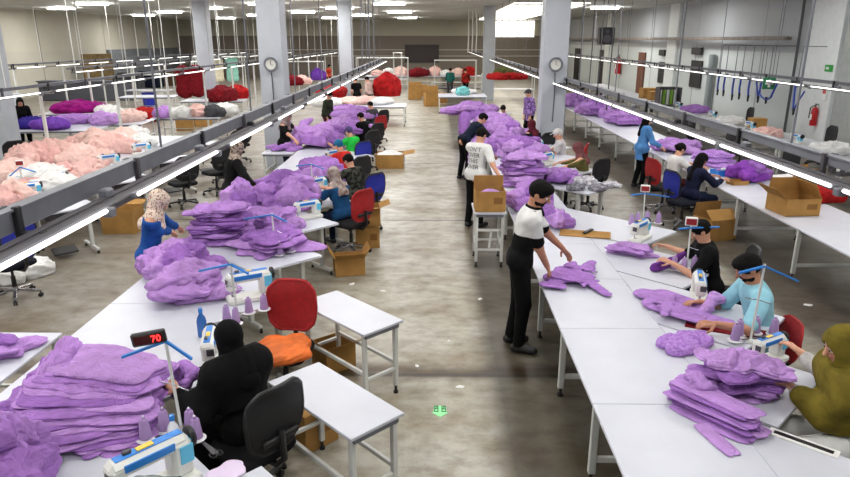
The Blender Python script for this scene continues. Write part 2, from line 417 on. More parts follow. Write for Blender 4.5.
    if top is not None:
        if skirt and not sit:
            tp = [grow(p, t) for p in torso] + [cap(P, P - Z * (.93 * S - .22), .15 * S, .19 * S, f, 1.2)]; cuts = [((0, 0, .16), (0, 0, -1))]
        elif skirt:
            tp = [grow(p, t) for p in torso + hips] + [cap(hipR, feet[0][1], .11 * S, .10 * S), cap(hipL, feet[1][1], .11 * S, .10 * S), cap((hipR + hipL) / 2, (feet[0][1] + feet[1][1]) / 2, .11 * S, .10 * S)]
            tp += [cap(feet[0][1], feet[0][0], .1 * S, .1 * S), cap(feet[1][1], feet[1][0], .1 * S, .1 * S)]; cuts = [((0, 0, .1), (0, 0, -1))]
        else:
            tp = [grow(p, t) for p in torso] + [grow(p, .026 * S) for p in hips]; hem = P - u * (.05 + top_len) * S
            if top_len > .05: tp.append(cap(P, P - Z * top_len * S, .15 * S, .16 * S, f, 1.25))
            cuts = [(hem, -u)]
        cuts.append((N + u * (-.045 if hair == 'hijab' and scarfz > .1 else .025) * S, u))
        tp += sleeve_p(t * .8, sleeve)
        fig('dress' if skirt else 'shirt', implicit(tp, h, .03 * S, cuts, wr=.0035, seed=int(H * 1000) % 97), top, root)
        if polo:
            zc = N - u * .235 * S
            fig('shoulder_panel', implicit([grow(p, .004) for p in tp], h, .03 * S, [(zc, (0, 0, -1)), (N + u * .02 * S, u)], wr=.0035, seed=int(H * 1000) % 97), top2, root)
            fig('collar', implicit([cap(N - u * .05 * S + f * .02, N + u * .03 * S - f * .005, .098 * S, .075 * S, f, 1.0)], h, .01, [(N + u * .035 * S, u), (N - u * .045 * S, -u)]), top, root)
    if bottom is not None and not (skirt):
        bp = [grow(p, .012 * S) for p in hips + legp]
        an = feet[0][0]
        cuts = [((0, 0, min(feet[0][0][2], feet[1][0][2]) - .02), (0, 0, -1)), ((0, 0, P[2] + .13 * S), (0, 0, 1)) if sit else (P + u * (.03 if not polo else .1) * S, u)]
        fig('trousers', implicit(bp, h, .03 * S, cuts, wr=.003, seed=7), bottom, root)
    for (an, kn), d, p in zip(feet, fd, footp):
        mb = MB(); mb.add(*implicit([grow(p, .008 * S), cap(an - Z * .05, an + Z * .0, .05 * S, .045 * S)], max(.012, h * .8), .02, [((0, 0, .012), (0, 0, -1))]))
        mb.build('shoe', shoe, root, 80)
    # hair / head cover -------------------------------------------------------------------
    hs = max(.009, h * .62)
    facesub = ell(Hc + hf * .098 * S - hu * .042 * S, ax, np.array([.088, .078, .105]) * S)
    earsub = [cap(Hc + hr * .09 * S * q - hu * .01 * S, Hc + hr * .1 * S * q - hu * .05 * S, .028 * S, .03 * S) for q in (1, -1)] if hair in ('short', 'cap', 'bun') else []
    if hair in ('short', 'bun', 'long', 'cap', 'pony'):
        hp_ = [grow(skull, .012 * S)]
        if hair == 'short': hp_ += [ell(Hc + hu * .085 * S + hf * .045 * S, ax, np.array([.066, .056, .042]) * S)]
        if hair in ('long', 'pony'): hp_ += [cap(Hc - hf * .075 * S, N - f * .125 * S - u * .20 * S, .062 * S if hair == 'long' else .035 * S, .045 * S, f, 1.2)]
        if hair == 'long': hp_ += [cap(Hc - hf * .03 * S + hr * .06 * S, N + r * .07 * S - u * .06 * S - f * .03, .04 * S, .04 * S), cap(Hc - hf * .03 * S - hr * .06 * S, N - r * .07 * S - u * .06 * S - f * .03, .04 * S, .04 * S)]
        if hair == 'bun': hp_ += [ell(Hc - hf * .115 * S + hu * .02 * S, ax, np.array([.04, .04, .04]) * S)]
        cu = [] if hair in ('long', 'pony') else [(Hc - hu * .035 * S - hf * .02 * S, unit(-hu + hf * .5))]
        fig('cap' if hair == 'cap' else 'hair', implicit(hp_, hs, .02 * S, cu, [facesub] + earsub, wr=.005, seed=3, wfreq=95), hairm, root)
        if hair == 'cap':
            mb = MB(); mb.add(*implicit([cap(Hc + hu * .075 * S + hf * .07 * S, Hc + hu * .065 * S + hf * .13 * S, .06 * S, .05 * S, hu, 7)], .01, .01)); mb.build('visor', hairm, root, 80)
    elif hair == 'hijab':
        hp_ = [grow(skull, .022 * S), cap(Hc - hu * .06 * S + hf * .01 * S, N - u * .02 * S, .09 * S, .098 * S), cap(N - u * .03 * S + r * .09 * S, N - u * .03 * S - r * .09 * S, .085 * S, .085 * S),
               cap(N - u * .02 * S + f * .04 * S, N - u * .16 * S + f * .06 * S, .085 * S, .11 * S, f, 1.5), cap(N - u * .02 * S - f * .03 * S, N - u * .14 * S - f * .10 * S, .08 * S, .11 * S, f, 1.5)]
        fig('headscarf', implicit(hp_, hs, .03 * S, [(N - u * scarfz * S, -u)], [ell(Hc + hf * .1 * S - hu * .008 * S, ax, np.array([.055, .066, .075]) * S)], wr=.003, seed=5, wfreq=30), hairm, root)
    if cape:
        cz = N - u * capez * S
        fig('cape', implicit([cap(N - u * .06 * S + r * .13 * S, N - u * .06 * S - r * .13 * S, .125 * S), cap(shR - u * .02, shR * .45 + eR * .55 + f * .03, .10 * S, .085 * S), cap(shL - u * .02, shL * .2 + eL * .8 + f * .03, .10 * S, .085 * S), cap(eL, eL * .35 + wL * .65, .075 * S, .065 * S),
            cap(N - u * .08 * S + f * .01, N - u * .32 * S + f * .0, .17 * S, .19 * S, f, 1.3), cap(Hc - hu * .06 * S, N - u * .06 * S, .09 * S, .12 * S)], h, .10, [(cz, unit(-u - f * .2)), (N + u * .07 * S, unit(u + f * .25))], wr=.006, seed=11, wfreq=18), cape, root)
    if beard:
        fig('moustache', implicit([cap(Hc - hu * .034 * S + hf * .090 * S + hr * q * .002, Hc - hu * .042 * S + hf * .082 * S + hr * q * .026 * S, .007 * S, .005 * S) for q in (1, -1)], .005, .006), hairm, root)
        fig('beard', implicit([grow(face_p[0], .004 * S), grow(face_p[1], .005 * S)], hs * .8, .018 * S, [(Hc - hu * .052 * S, unit(hu - hf * .1)), (Hc - hu * .03 * S + hf * .0, unit(-hf * 1.0 - hu * .1))],
            [ell(Hc - hu * .047 * S + hf * .105 * S, ax, np.array([.024, .035, .010]) * S)]), hairm, root)
    return root

# ------------------------------------------------------------------ cloth
def cloth_np(rx, ry, h, seed, ex=2.4, fold=.018, layers=2, irr=.10, nu=64, dome=.25, freq=1.0, droop=0.0):
    rs = np.random.RandomState(seed); nv = max(26, int(nu * .42))
    prof = np.array([(0, 0), (.75, 0), (.95, 0), (1.0, .12), (1.03, .32), (1.02, .55), (.985, .76), (.93, .90), (.84, .97), (.70, 1.0), (.52, 1 + dome * .4), (.32, 1 + dome * .8), (.14, 1 + dome), (0, 1 + dome)])
    w = np.array([.15, .35, .8, 1.2, 1.2, 1.2, 1.1, 1.1, 1.1, 1.2, 1.2, 1.2, 1.0]); cw = np.concatenate([[0], np.cumsum(w)]); tt = np.linspace(0, cw[-1], nv)
    pr = np.stack([np.interp(tt, cw, prof[:, i]) for i in (0, 1)], 1)
    th = np.linspace(0, 2 * math.pi, nu, endpoint=False); c, s = np.cos(th), np.sin(th)
    rad = 1 / (np.abs(c) ** ex + np.abs(s) ** ex) ** (1 / ex)
    for k in range(2, 10): rad = rad * (1 + irr / k * 1.7 * np.sin(k * th + rs.rand() * 6.3))
    P = np.stack([pr[:, :1] * rad * c * rx, pr[:, :1] * rad * s * ry, np.repeat(pr[:, 1:] * h, nu, 1)], -1)
    W = P * np.array([1, 1, 1.6]); F = np.zeros(P.shape[:2]); ma = rs.rand() * 6.3
    for i, (kk, am) in enumerate(((11, 1.0), (19, .85), (31, .5), (50, .25), (85, .12))):
        a = ma + rs.randn() * (.45 + .15 * i); kv = np.array([math.cos(a), math.sin(a), rs.randn() * .5]) * kk * freq
        kw = rs.randn(3) * 6; kw2 = rs.randn(3) * 15
        v = np.abs(np.sin(W @ kv + 1.4 * np.sin(W @ kw + i) + .35 * np.sin(W @ kw2) + rs.rand() * 6))
        F += am * (v ** .75 if i % 2 == 0 else 1 - v ** .8)
    F = F - 1.35
    sidew = np.clip(pr[:, 0], 0, 1)[:, None] * ((pr[:, 1] > .02) & (pr[:, 1] < .99))[:, None]
    lay = 0
    if layers: lay = np.abs(np.sin(math.pi * layers * (P[..., 2] / h) + (.5 * np.sin(3 * th + rs.rand() * 6) + .35 * np.sin(7 * th + rs.rand() * 6))[None, :])) ** .45 - .8
    radial = np.stack([c + 0 * F, s + 0 * F], -1)
    P[..., :2] += radial * ((F * fold * .85 + lay * fold * 1.1) * sidew)[..., None]
    topw = np.clip((pr[:, 1] - .5) * 2, 0, 1)[:, None]
    P[..., 2] += F * fold * topw
    if droop: P[..., 2] -= droop * (pr[:, :1] ** 3) * (.6 + .4 * np.sin(2 * th + rs.rand() * 6)) * topw
    P[..., 2] = np.maximum(P[..., 2], 0); P[0, :, 2] = 0
    i = np.arange(nu); j = np.arange(nv - 1)[:, None]
    Q = np.stack([j * nu + i, j * nu + (i + 1) % nu, (j + 1) * nu + (i + 1) % nu, (j + 1) * nu + i], -1).reshape(-1, 4)
    return P.reshape(-1, 3), Q
def cloth_mesh(*a_, **k):
    V, Q = cloth_np(*a_, **k); return V.tolist(), Q.tolist()
def np_mesh(name, V, Q, material):
    me = bpy.data.meshes.new(name); me.vertices.add(len(V)); me.vertices.foreach_set('co', np.ascontiguousarray(V, np.float32).ravel())
    me.loops.add(Q.size); me.loops.foreach_set('vertex_index', np.ascontiguousarray(Q, np.int32).ravel())
    me.polygons.add(len(Q)); me.polygons.foreach_set('loop_start', np.arange(len(Q), dtype=np.int32) * 4)
    me.polygons.foreach_set('use_smooth', np.ones(len(Q), bool)); me.update(calc_edges=True); me.materials.append(material); return me
RND = random.Random(5)
def cloth_obj(name, loc, rz, mats, label, cat, group=None, tilt=(0, 0), **k):
    if 'nu' not in k: k['nu'] = int(min(210, max(60, 6.3 * max(k['rx'], k['ry']) / (.0024 * math.hypot(loc[0], loc[1])))))
    o = obj(name, np_mesh(name, *cloth_np(**k), mats))
    o.location = loc; o.rotation_euler = (tilt[0], tilt[1], rz); return tag(o, label, cat, group)
def pile(loc, rx, ry, Ht, n, rz, label, group, seed, shrink=.25, jit=.05, mats=None, drift=(0, 0), ex=2.6, fold=.016, name='folded_garment', cat='garment', lastdome=.5, layers=1, freq=1.0, rzj=.35, cap_=1.16, irr=.17):
    r = random.Random(seed); mats = mats or LILAC; out = []
    for i in range(n):
        q = i / max(n - 1, 1); s = (1 - shrink * q ** 1.5) * r.uniform(.9, 1.05); hh = Ht / n
        x = loc[0] + r.uniform(-jit, jit) + drift[0] * (q - .5); y = loc[1] + r.uniform(-jit, jit) + drift[1] * (q - .5)
        out.append(cloth_obj(name, (x, y, loc[2] + i * hh), rz + r.uniform(-rzj, rzj), r.choice(mats), label, cat, group if n > 1 else None, (r.uniform(-.03, .03), r.uniform(-.03, .03)),
                  rx=rx * s, ry=ry * s, h=hh * cap_, seed=seed * 31 + i, ex=ex, fold=fold * (1.5 if i == n - 1 else 1), layers=layers, dome=(lastdome if i == n - 1 else .12), freq=freq, irr=irr, droop=hh * .5))
    return out

def heap_of(loc, rx, ry, Ht, n, label, group, seed, mats=None, name='garment', cat='garment', fold=.03, freq=.8, size=.58):
    """n loose garments thrown over one another"""
    r = random.Random(seed); mats = mats or LILAC
    for i in range(n):
        a = 2.4 * i + r.uniform(-.5, .5); q = math.sqrt((n - i - .5) / n) * .72; z = Ht * .62 * (i / n) * (1 - .35 * q)
        sx = r.uniform(.85, 1.2) * size; hh = Ht * r.uniform(.42, .55)
        cloth_obj(name, (loc[0] + math.cos(a) * q * rx, loc[1] + math.sin(a) * q * ry, loc[2] + z), r.uniform(0, 3.1), r.choice(mats), label, cat, group,
                  (r.uniform(-.18, .18) if z > .03 else 0, r.uniform(-.18, .18) if z > .03 else 0), rx=max(rx, ry) * sx, ry=min(rx, ry) * sx * r.uniform(.8, 1.1), h=hh, seed=seed * 37 + i, ex=2.2, fold=fold, layers=r.choice([0, 1, 1, 2]), irr=.22, dome=.35, freq=freq)
# ------------------------------------------------------------------ the setting
XL, XR, YB, ZC, Y0 = -23.5, 11.9, 62.0, 4.88, -3.0
def floor_mat():
    m = bpy.data.materials.new('polished_concrete'); m.use_nodes = True; nt = m.node_tree; N = nt.nodes.new; Lk = nt.links.new
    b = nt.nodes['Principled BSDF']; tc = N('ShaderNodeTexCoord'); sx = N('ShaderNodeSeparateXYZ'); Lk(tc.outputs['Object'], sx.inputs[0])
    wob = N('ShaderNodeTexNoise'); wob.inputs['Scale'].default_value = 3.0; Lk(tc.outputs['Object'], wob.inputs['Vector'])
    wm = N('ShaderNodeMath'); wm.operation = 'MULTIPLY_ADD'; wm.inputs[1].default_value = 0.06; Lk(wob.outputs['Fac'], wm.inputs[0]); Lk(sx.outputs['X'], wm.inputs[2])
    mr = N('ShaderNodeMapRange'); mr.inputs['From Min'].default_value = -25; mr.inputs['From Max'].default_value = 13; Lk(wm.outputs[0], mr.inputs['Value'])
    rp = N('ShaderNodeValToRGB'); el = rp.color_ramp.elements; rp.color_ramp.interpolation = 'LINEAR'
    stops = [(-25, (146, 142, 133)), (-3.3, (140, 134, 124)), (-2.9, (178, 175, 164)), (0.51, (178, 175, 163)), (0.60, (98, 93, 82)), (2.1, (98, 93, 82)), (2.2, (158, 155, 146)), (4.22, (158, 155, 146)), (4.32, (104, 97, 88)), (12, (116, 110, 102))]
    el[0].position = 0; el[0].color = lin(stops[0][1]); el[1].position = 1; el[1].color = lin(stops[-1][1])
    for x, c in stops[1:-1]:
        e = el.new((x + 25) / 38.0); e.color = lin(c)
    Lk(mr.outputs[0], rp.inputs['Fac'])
    def noise(sc, vec=None, det=8, rough=.6):
        n = N('ShaderNodeTexNoise'); n.inputs['Scale'].default_value = sc; n.inputs['Detail'].default_value = det; n.inputs['Roughness'].default_value = rough
        Lk(vec or tc.outputs['Object'], n.inputs['Vector']); return n
    def mix(a, col, fac, mode='MULTIPLY'):
        x = N('ShaderNodeMix'); x.data_type = 'RGBA'; x.blend_type = mode; Lk(fac, x.inputs[0]); Lk(a, x.inputs[6])
        x.inputs[7].default_value = lin(col); return x.outputs[2]
    def ramp(src, p0, p1):
        r = N('ShaderNodeMapRange'); r.inputs['From Min'].default_value = p0; r.inputs['From Max'].default_value = p1; Lk(src, r.inputs['Value']); return r.outputs[0]
    mp = N('ShaderNodeMapping'); mp.inputs['Scale'].default_value = (0.8, 1.15, 1); Lk(tc.outputs['Object'], mp.inputs['Vector'])
    c = mix(rp.outputs['Color'], (196, 182, 160), ramp(noise(1.1, mp.outputs[0]).outputs['Fac'], .40, .68))
    c = mix(c, (196, 188, 174), ramp(noise(5.0, mp.outputs[0]).outputs['Fac'], .42, .7))
    c = mix(c, (158, 146, 130), ramp(noise(26.0, None, 10, .75).outputs['Fac'], .56, .78))
    c = mix(c, (235, 230, 218), ramp(noise(19.0, None, 8, .8).outputs['Fac'], .66, .82), 'MIX')
    # brown stain lines across the aisle and the pour joints
    yw = N('ShaderNodeMath'); yw.operation = 'MULTIPLY_ADD'; yw.inputs[1].default_value = .35; Lk(noise(1.3).outputs['Fac'], yw.inputs[0]); Lk(sx.outputs['Y'], yw.inputs[2])
    d = N('ShaderNodeMath'); d.operation = 'SUBTRACT'; d.inputs[1].default_value = 6.05; Lk(yw.outputs[0], d.inputs[0])
    a = N('ShaderNodeMath'); a.operation = 'ABSOLUTE'; Lk(d.outputs[0], a.inputs[0]); c = mix(c, (140, 118, 92), ramp(a.outputs[0], .22, .03))
    pp = N('ShaderNodeMath'); pp.operation = 'PINGPONG'; pp.inputs[1].default_value = 2.9; Lk(sx.outputs['Y'], pp.inputs[0]); c = mix(c, (150, 146, 138), ramp(pp.outputs[0], .05, .02))
    Lk(c, b.inputs['Base Color'])
    Lk(ramp(noise(3.0).outputs['Fac'], -.5, 1.3), b.inputs['Roughness'])
    rr = N('ShaderNodeMapRange'); rr.inputs['To Min'].default_value = .24; rr.inputs['To Max'].default_value = .52; Lk(noise(2.2, mp.outputs[0]).outputs['Fac'], rr.inputs['Value']); Lk(rr.outputs[0], b.inputs['Roughness'])
    bp = N('ShaderNodeBump'); bp.inputs['Strength'].default_value = .06; Lk(noise(30).outputs['Fac'], bp.inputs['Height']); Lk(bp.outputs['Normal'], b.inputs['Normal'])
    return m
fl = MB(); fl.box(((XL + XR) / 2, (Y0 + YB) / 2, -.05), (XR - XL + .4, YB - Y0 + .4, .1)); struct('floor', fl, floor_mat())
def wall_mat(name, low, high, zs, seam=0, axis='Y', fade=.05):
    m = bpy.data.materials.new(name); m.use_nodes = True; nt = m.node_tree; N = nt.nodes.new; Lk = nt.links.new; b = nt.nodes['Principled BSDF']
    tc = N('ShaderNodeTexCoord'); sx = N('ShaderNodeSeparateXYZ'); Lk(tc.outputs['Object'], sx.inputs[0])
    mr = N('ShaderNodeMapRange'); mr.inputs['From Min'].default_value = zs; mr.inputs['From Max'].default_value = zs + fade; Lk(sx.outputs['Z'], mr.inputs['Value'])
    mx = N('ShaderNodeMix'); mx.data_type = 'RGBA'; Lk(mr.outputs[0], mx.inputs[0]); mx.inputs[6].default_value = lin(low); mx.inputs[7].default_value = lin(high)
    out = mx.outputs[2]
    n = N('ShaderNodeTexNoise'); n.inputs['Scale'].default_value = .8; Lk(tc.outputs['Object'], n.inputs['Vector'])
    x2 = N('ShaderNodeMix'); x2.data_type = 'RGBA'; x2.blend_type = 'MULTIPLY'; Lk(n.outputs['Fac'], x2.inputs[0]); Lk(out, x2.inputs[6]); x2.inputs[7].default_value = (.86, .86, .86, 1); out = x2.outputs[2]
    if seam:
        pp = N('ShaderNodeMath'); pp.operation = 'PINGPONG'; pp.inputs[1].default_value = seam; Lk(sx.outputs[axis], pp.inputs[0])
        r = N('ShaderNodeMapRange'); r.inputs['From Min'].default_value = .03; r.inputs['From Max'].default_value = .06; Lk(pp.outputs[0], r.inputs['Value'])
        x3 = N('ShaderNodeMix'); x3.data_type = 'RGBA'; Lk(r.outputs[0], x3.inputs[0]); x3.inputs[6].default_value = lin(tuple(v * .72 for v in low)); Lk(out, x3.inputs[7]); out = x3.outputs[2]
    Lk(out, b.inputs['Base Color']); b.inputs['Roughness'].default_value = .6
    return m
ml = (Y0 + YB) / 2; LL = YB - Y0
w = MB(); w.box((XR + .1, ml, ZC / 2), (.2, LL, ZC)); struct('wall_right', w, wall_mat('pale_panel_wall', (206, 213, 213), (176, 180, 184), 2.75, 3.1))
w = MB(); w.box((XL - .1, ml, ZC / 2), (.2, LL, ZC)); struct('wall_left', w, wall_mat('cream_panel_wall', (196, 192, 178), (200, 196, 180), 2.5, 4.0))
w = MB(); w.box(((XL + XR) / 2, YB + .1, ZC / 2), (XR - XL + .4, .2, ZC)); struct('wall_back', w, wall_mat('taupe_cream_wall', (126, 116, 104), (188, 184, 166), 3.5))
w = MB(); w.box(((XL + XR) / 2, ml, ZC + .08), (XR - XL + .4, LL, .16)); struct('ceiling', w, mat('white_ceiling_sheet', (206, 206, 202), .55, var=.12, vscale=.6))
# lower grey partition and rails on the back part of the left wall
w = MB(); w.box((XL + .12, 57, 1.25), (.24, 18, 2.5), 0, .02); struct('trim_1', w, mat('grey_partition', (120, 124, 128), .6, var=.1, vscale=2))
for i, z in enumerate((1.75, 2.3)):
    w = MB(); w.box((-6, YB - .06, z), (32, .06, .07)); struct('trim_%d' % (i + 2), w, mat('pale_rail', (196, 190, 180), .5))
# pilasters and recessed bay on the right wall
for i, (a, b_) in enumerate(((19.9, 21.7), (33.3, 34.6), (46, 47.2))):
    w = MB(); w.box((XR - .06, (a + b_) / 2, ZC / 2), (.14, b_ - a, ZC), 0, .01); struct('trim_%d' % (i + 4), w, mat('white_pilaster', (226, 231, 231), .55, var=.03))
w = MB(); w.box((XR - .03, 17.9, 1.9), (.08, 3.8, 3.8), 0, .01); w.box((XR - .06, 18.7, 1.9), (.06, .06, 3.8)); struct('door_1', w, mat('grey_sliding_door', (164, 168, 166), .5, var=.06))
# bright window at the far end, plus a ceiling panel glowing for its glare
DAYGLOW = mat('daylight_glow', (255, 248, 232), .3, emit=3.2)
w = MB(); w.box((6.8, YB - .05, 4.12), (4.4, .1, 1.4), 0); 
for x in (4.6, 6.07, 7.53, 9.0): w.box((x, YB - .11, 4.12), (.08, .06, 1.44), 1)
for z in (3.4, 4.84): w.box((6.8, YB - .11, z), (4.5, .06, .08), 1)
struct('window_1', w, [DAYGLOW, WHITE])
w = MB(); w.box((5.6, 46, ZC - .03), (3.6, 26, .06)); 
for y in (33, 38, 43, 48, 53, 59): w.box((5.6, y, ZC - .07), (3.7, .1, .05), 1)
struct('ceiling_glare_panel', w, [DAYGLOW, WHITE])  # glowing panel added for the glare on the ceiling, with white bars
# concrete columns
COLM = mat('pale_blue_painted_column', (172, 177, 184), .55, var=.05, vscale=2)
for x, y in ((-4.03, 16.8), (2.95, 16.8), (-4.0, 30.3), (2.9, 36.4), (-11.25, 16.8), (-10.4, 30.4)):
    w = MB(); w.box((x, y, ZC / 2), (.6, .6, ZC), 0, .02); struct('column', w, COLM)
    if (x, y) in ((-4.03, 16.8), (2.95, 16.8)):
        pass

# ------------------------------------------------------------------ ceiling lights (each carries its own light)
def ceiling_light_proto():
    t = thing('ceiling_light', 'x', 'ceiling light', (0, 0, 0))
    m = MB(); m.box((0, 0, -.03), (1.56, .26, .06), 0, .012); m.build('housing', METAL, t)
    for y in (-.06, .06):
        m = MB(); m.cyl((-.74, y, -.08), (.74, y, -.08), .02, n=8); m.build('tube', CTUBE, t)
    return t
cl0 = ceiling_light_proto()
ld = bpy.data.lights.new('ceiling_light', 'AREA'); ld.shape = 'RECTANGLE'; ld.size = 1.5; ld.size_y = .35; ld.energy = LAMP_W; ld.color = (1, .985, .96)
lup = bpy.data.lights.new('ceiling_light_up', 'AREA'); lup.shape = 'RECTANGLE'; lup.size = 1.5; lup.size_y = .35; lup.energy = LAMP_W * 1.1
ld2 = ld.copy(); ld2.energy = LAMP_W * 5.4; lup2 = lup.copy(); lup2.energy = LAMP_W * 12
k_ = 0
for iy, y in enumerate((1.5, 6, 10.5, 15, 19.5, 24, 28.5, 33, 37.5, 42.5, 48, 54)):
    for ix, x in enumerate((-20.5, -16.5, -12.4, -8.2, -5.2, -2.2, 1.2, 5.0, 9.2)):
        if y > 20 and ((x > 4 and (y > 44 or iy % 2)) or (x == 1.2 and y > 30) or (ix + iy) % 2): continue
        lb = 'white twin tube ceiling light in a row across the hall ceiling'
        if k_ == 0: o = cl0; o.location = (x, y, ZC - .002); o['label'] = lb; o['group'] = 'ceiling lights'
        else: o = dup(cl0, (x, y, ZC - .002), 0, lb, 'ceiling lights')
        k_ += 1
        lo = bpy.data.objects.new('lamp_light', ld2 if y > 20 else ld); COL.objects.link(lo); lo.location = (0, 0, -.12); lo.parent = o
        lu = bpy.data.objects.new('lamp_uplight', lup2 if y > 20 else lup); COL.objects.link(lu); lu.location = (0, 0, -.13); lu.rotation_euler = (math.pi, 0, 0); lu.parent = o

# ------------------------------------------------------------------ suspended light trunking
def trunking(label, x0, x1, y0, y1, side, zl=2.12, lamp=1.85, gap=.28, big=True, rods=3.0, first=0.0, bh=.12):
    a = Vector((x0, y0, 0)); bvec = Vector((x1 - x0, y1 - y0, 0)); Lh = bvec.length
    t = thing('light_trunking', label, 'light trunking', (x0, y0, 0), ang(bvec))
    s = side
    m = MB(); m.box((-s * .16, Lh / 2, zl + .175 - bh / 2), (.05, Lh, bh), 0, .008); m.box((-s * .16, Lh / 2, zl + .182), (.085, Lh, .014), 0); m.build('upper_rail', GREYM, t)
    m = MB(); m.box((0, Lh / 2, zl + .025), (.17 if big else .10, Lh, .05 if big else .035), 0, .008); m.box((-s * .03, Lh / 2, zl + .055 if big else zl + .04), (.05, Lh, .015), 0, .004); m.build('lower_channel', DARKM, t)
    y = .4; k = 0
    while y < Lh:
        m = MB(); m.box((-s * .12, y, zl + .09), (.035, .05, .22), 0, .006); m.box((-s * .06, y, zl + .045), (.16, .05, .02), 0, .004); m.box((-s * .2, y, zl + .115), (.03, .07, .16), 0, .004)
        m.build('bracket', BLACK if k % 2 else DARKM, t); y += 1.55; k += 1
    y = 1.1; k = 0
    while y < Lh and k < 40:
        z = zl + .2
        m = MB(); m.tube([(-s * .16, y, zl + .18), (-s * .16, y, ZC)], .010, 6); m.build('hanger_rod', METAL if not big else GREYM, t); y += rods; k += 1
    if not big:
        y = 1.6; k = 0
        while y < Lh and k < 14:
            m = MB(); m.box((-s * .3, y, zl / 2), (.06, .06, zl), 0, .006); m.bar((-s * .3, y, zl - .02), (0, y, zl), .04, .03); m.box((-s * .3, y, .02), (.09, .5, .04), 0, .006); m.build('support_post', METAL, t); y += 3.4; k += 1
    y = first; k = 0
    while y + lamp < Lh and k < 40:
        f = MB(); f.box((s * .105, y + lamp / 2, zl + .045), (.035, lamp + .06, .03), 0, .006); f.box((s * .11, y + lamp + .06, zl + .02), (.07, .07, .06), 0, .01)
        fx = f.build('lamp_fitting', GREYM, t)
        f = MB(); f.box((s * .128, y + lamp / 2, zl + .045), (.030, lamp, .030), 0, .012); f.build('tube', TUBE, fx)
        y += lamp + gap; k += 1
    if big:
        for k in range(12):
            y = .9 + k * 1.9
            if y > Lh: break
            m = MB(); m.box((-s * .04, y, zl + .075), (.07, .10, .07), 0, .012); m.build('socket_box', GREYM if k % 3 else BLACK, t)
    return t
trunking('grey suspended light trunking running above the left purple collecting bench', -2.17, -2.52, 1.5, 34, 1, lamp=1.8, gap=.45, first=.65)
trunking('grey suspended light trunking running above the right collecting bench', 3.055, 3.055, 1.8, 60, -1, lamp=1.95, gap=.14, first=.85, bh=.075)
trunking('light trunking hung over the line of pink garments', -8.1, -8.1, 9, 56, 1, big=False, rods=2.6, gap=.6, bh=.05)
trunking('light trunking nearest the cream left wall', -15.8, -15.8, 17, 57, 1, big=False, rods=3, gap=.8, bh=.05)
trunking('light trunking nearest the pale right wall', 8.8, 8.8, 10, 56, -1, lamp=2.6, gap=.3, big=True, rods=3.4, bh=.06)
trunking('light trunking in the far left between two sewing lines', -12.0, -12.0, 22, 57, 1, big=False, rods=3, gap=.8, bh=.05)
# cables dropping in a bundle to the two middle trunkings
for i, (px, Y, X) in enumerate(((362, 22, 0), (366, 22.3, 0), (369, 22.1, 0), (373, 22.6, 0))):
    p = atY(px, 40, Y); m = MB(); m.tube([(p.x, p.y, 2.45), (p.x + .02, p.y, 3.4), (p.x, p.y, ZC)], .016, 6)
    tag(m.build('drop_cable', GREYM), 'grey cable dropping from the ceiling to the left trunking in a bundle of four', 'cable', 'cables dropping to the left trunking')
for i, (px, Y) in enumerate(((468, 40), (472, 40.5), (476, 40.2))):
    p = atY(px, 40, Y); m = MB(); m.tube([(p.x, p.y, 2.45), (p.x + .03, p.y, 3.4), (p.x, p.y, ZC)], .03, 6)
    tag(m.build('drop_cable', METAL), 'pale cable dropping from the ceiling to the right trunking', 'cable', 'cables dropping to the right trunking')
for i, (px, y1) in enumerate(((581, 95), (592, 100), (601, 100), (612, 102))):
    p = atY(px, 40, 19 - i * 1.1); m = MB(); m.tube([(p.x, p.y, 1.6), (p.x + .02, p.y, 3), (p.x, p.y, ZC)], .014, 6)
    tag(m.build('drop_pipe', DARKM), 'thin dark drop pipe hanging right of the right column', 'pipe', 'drop pipes right of the column')
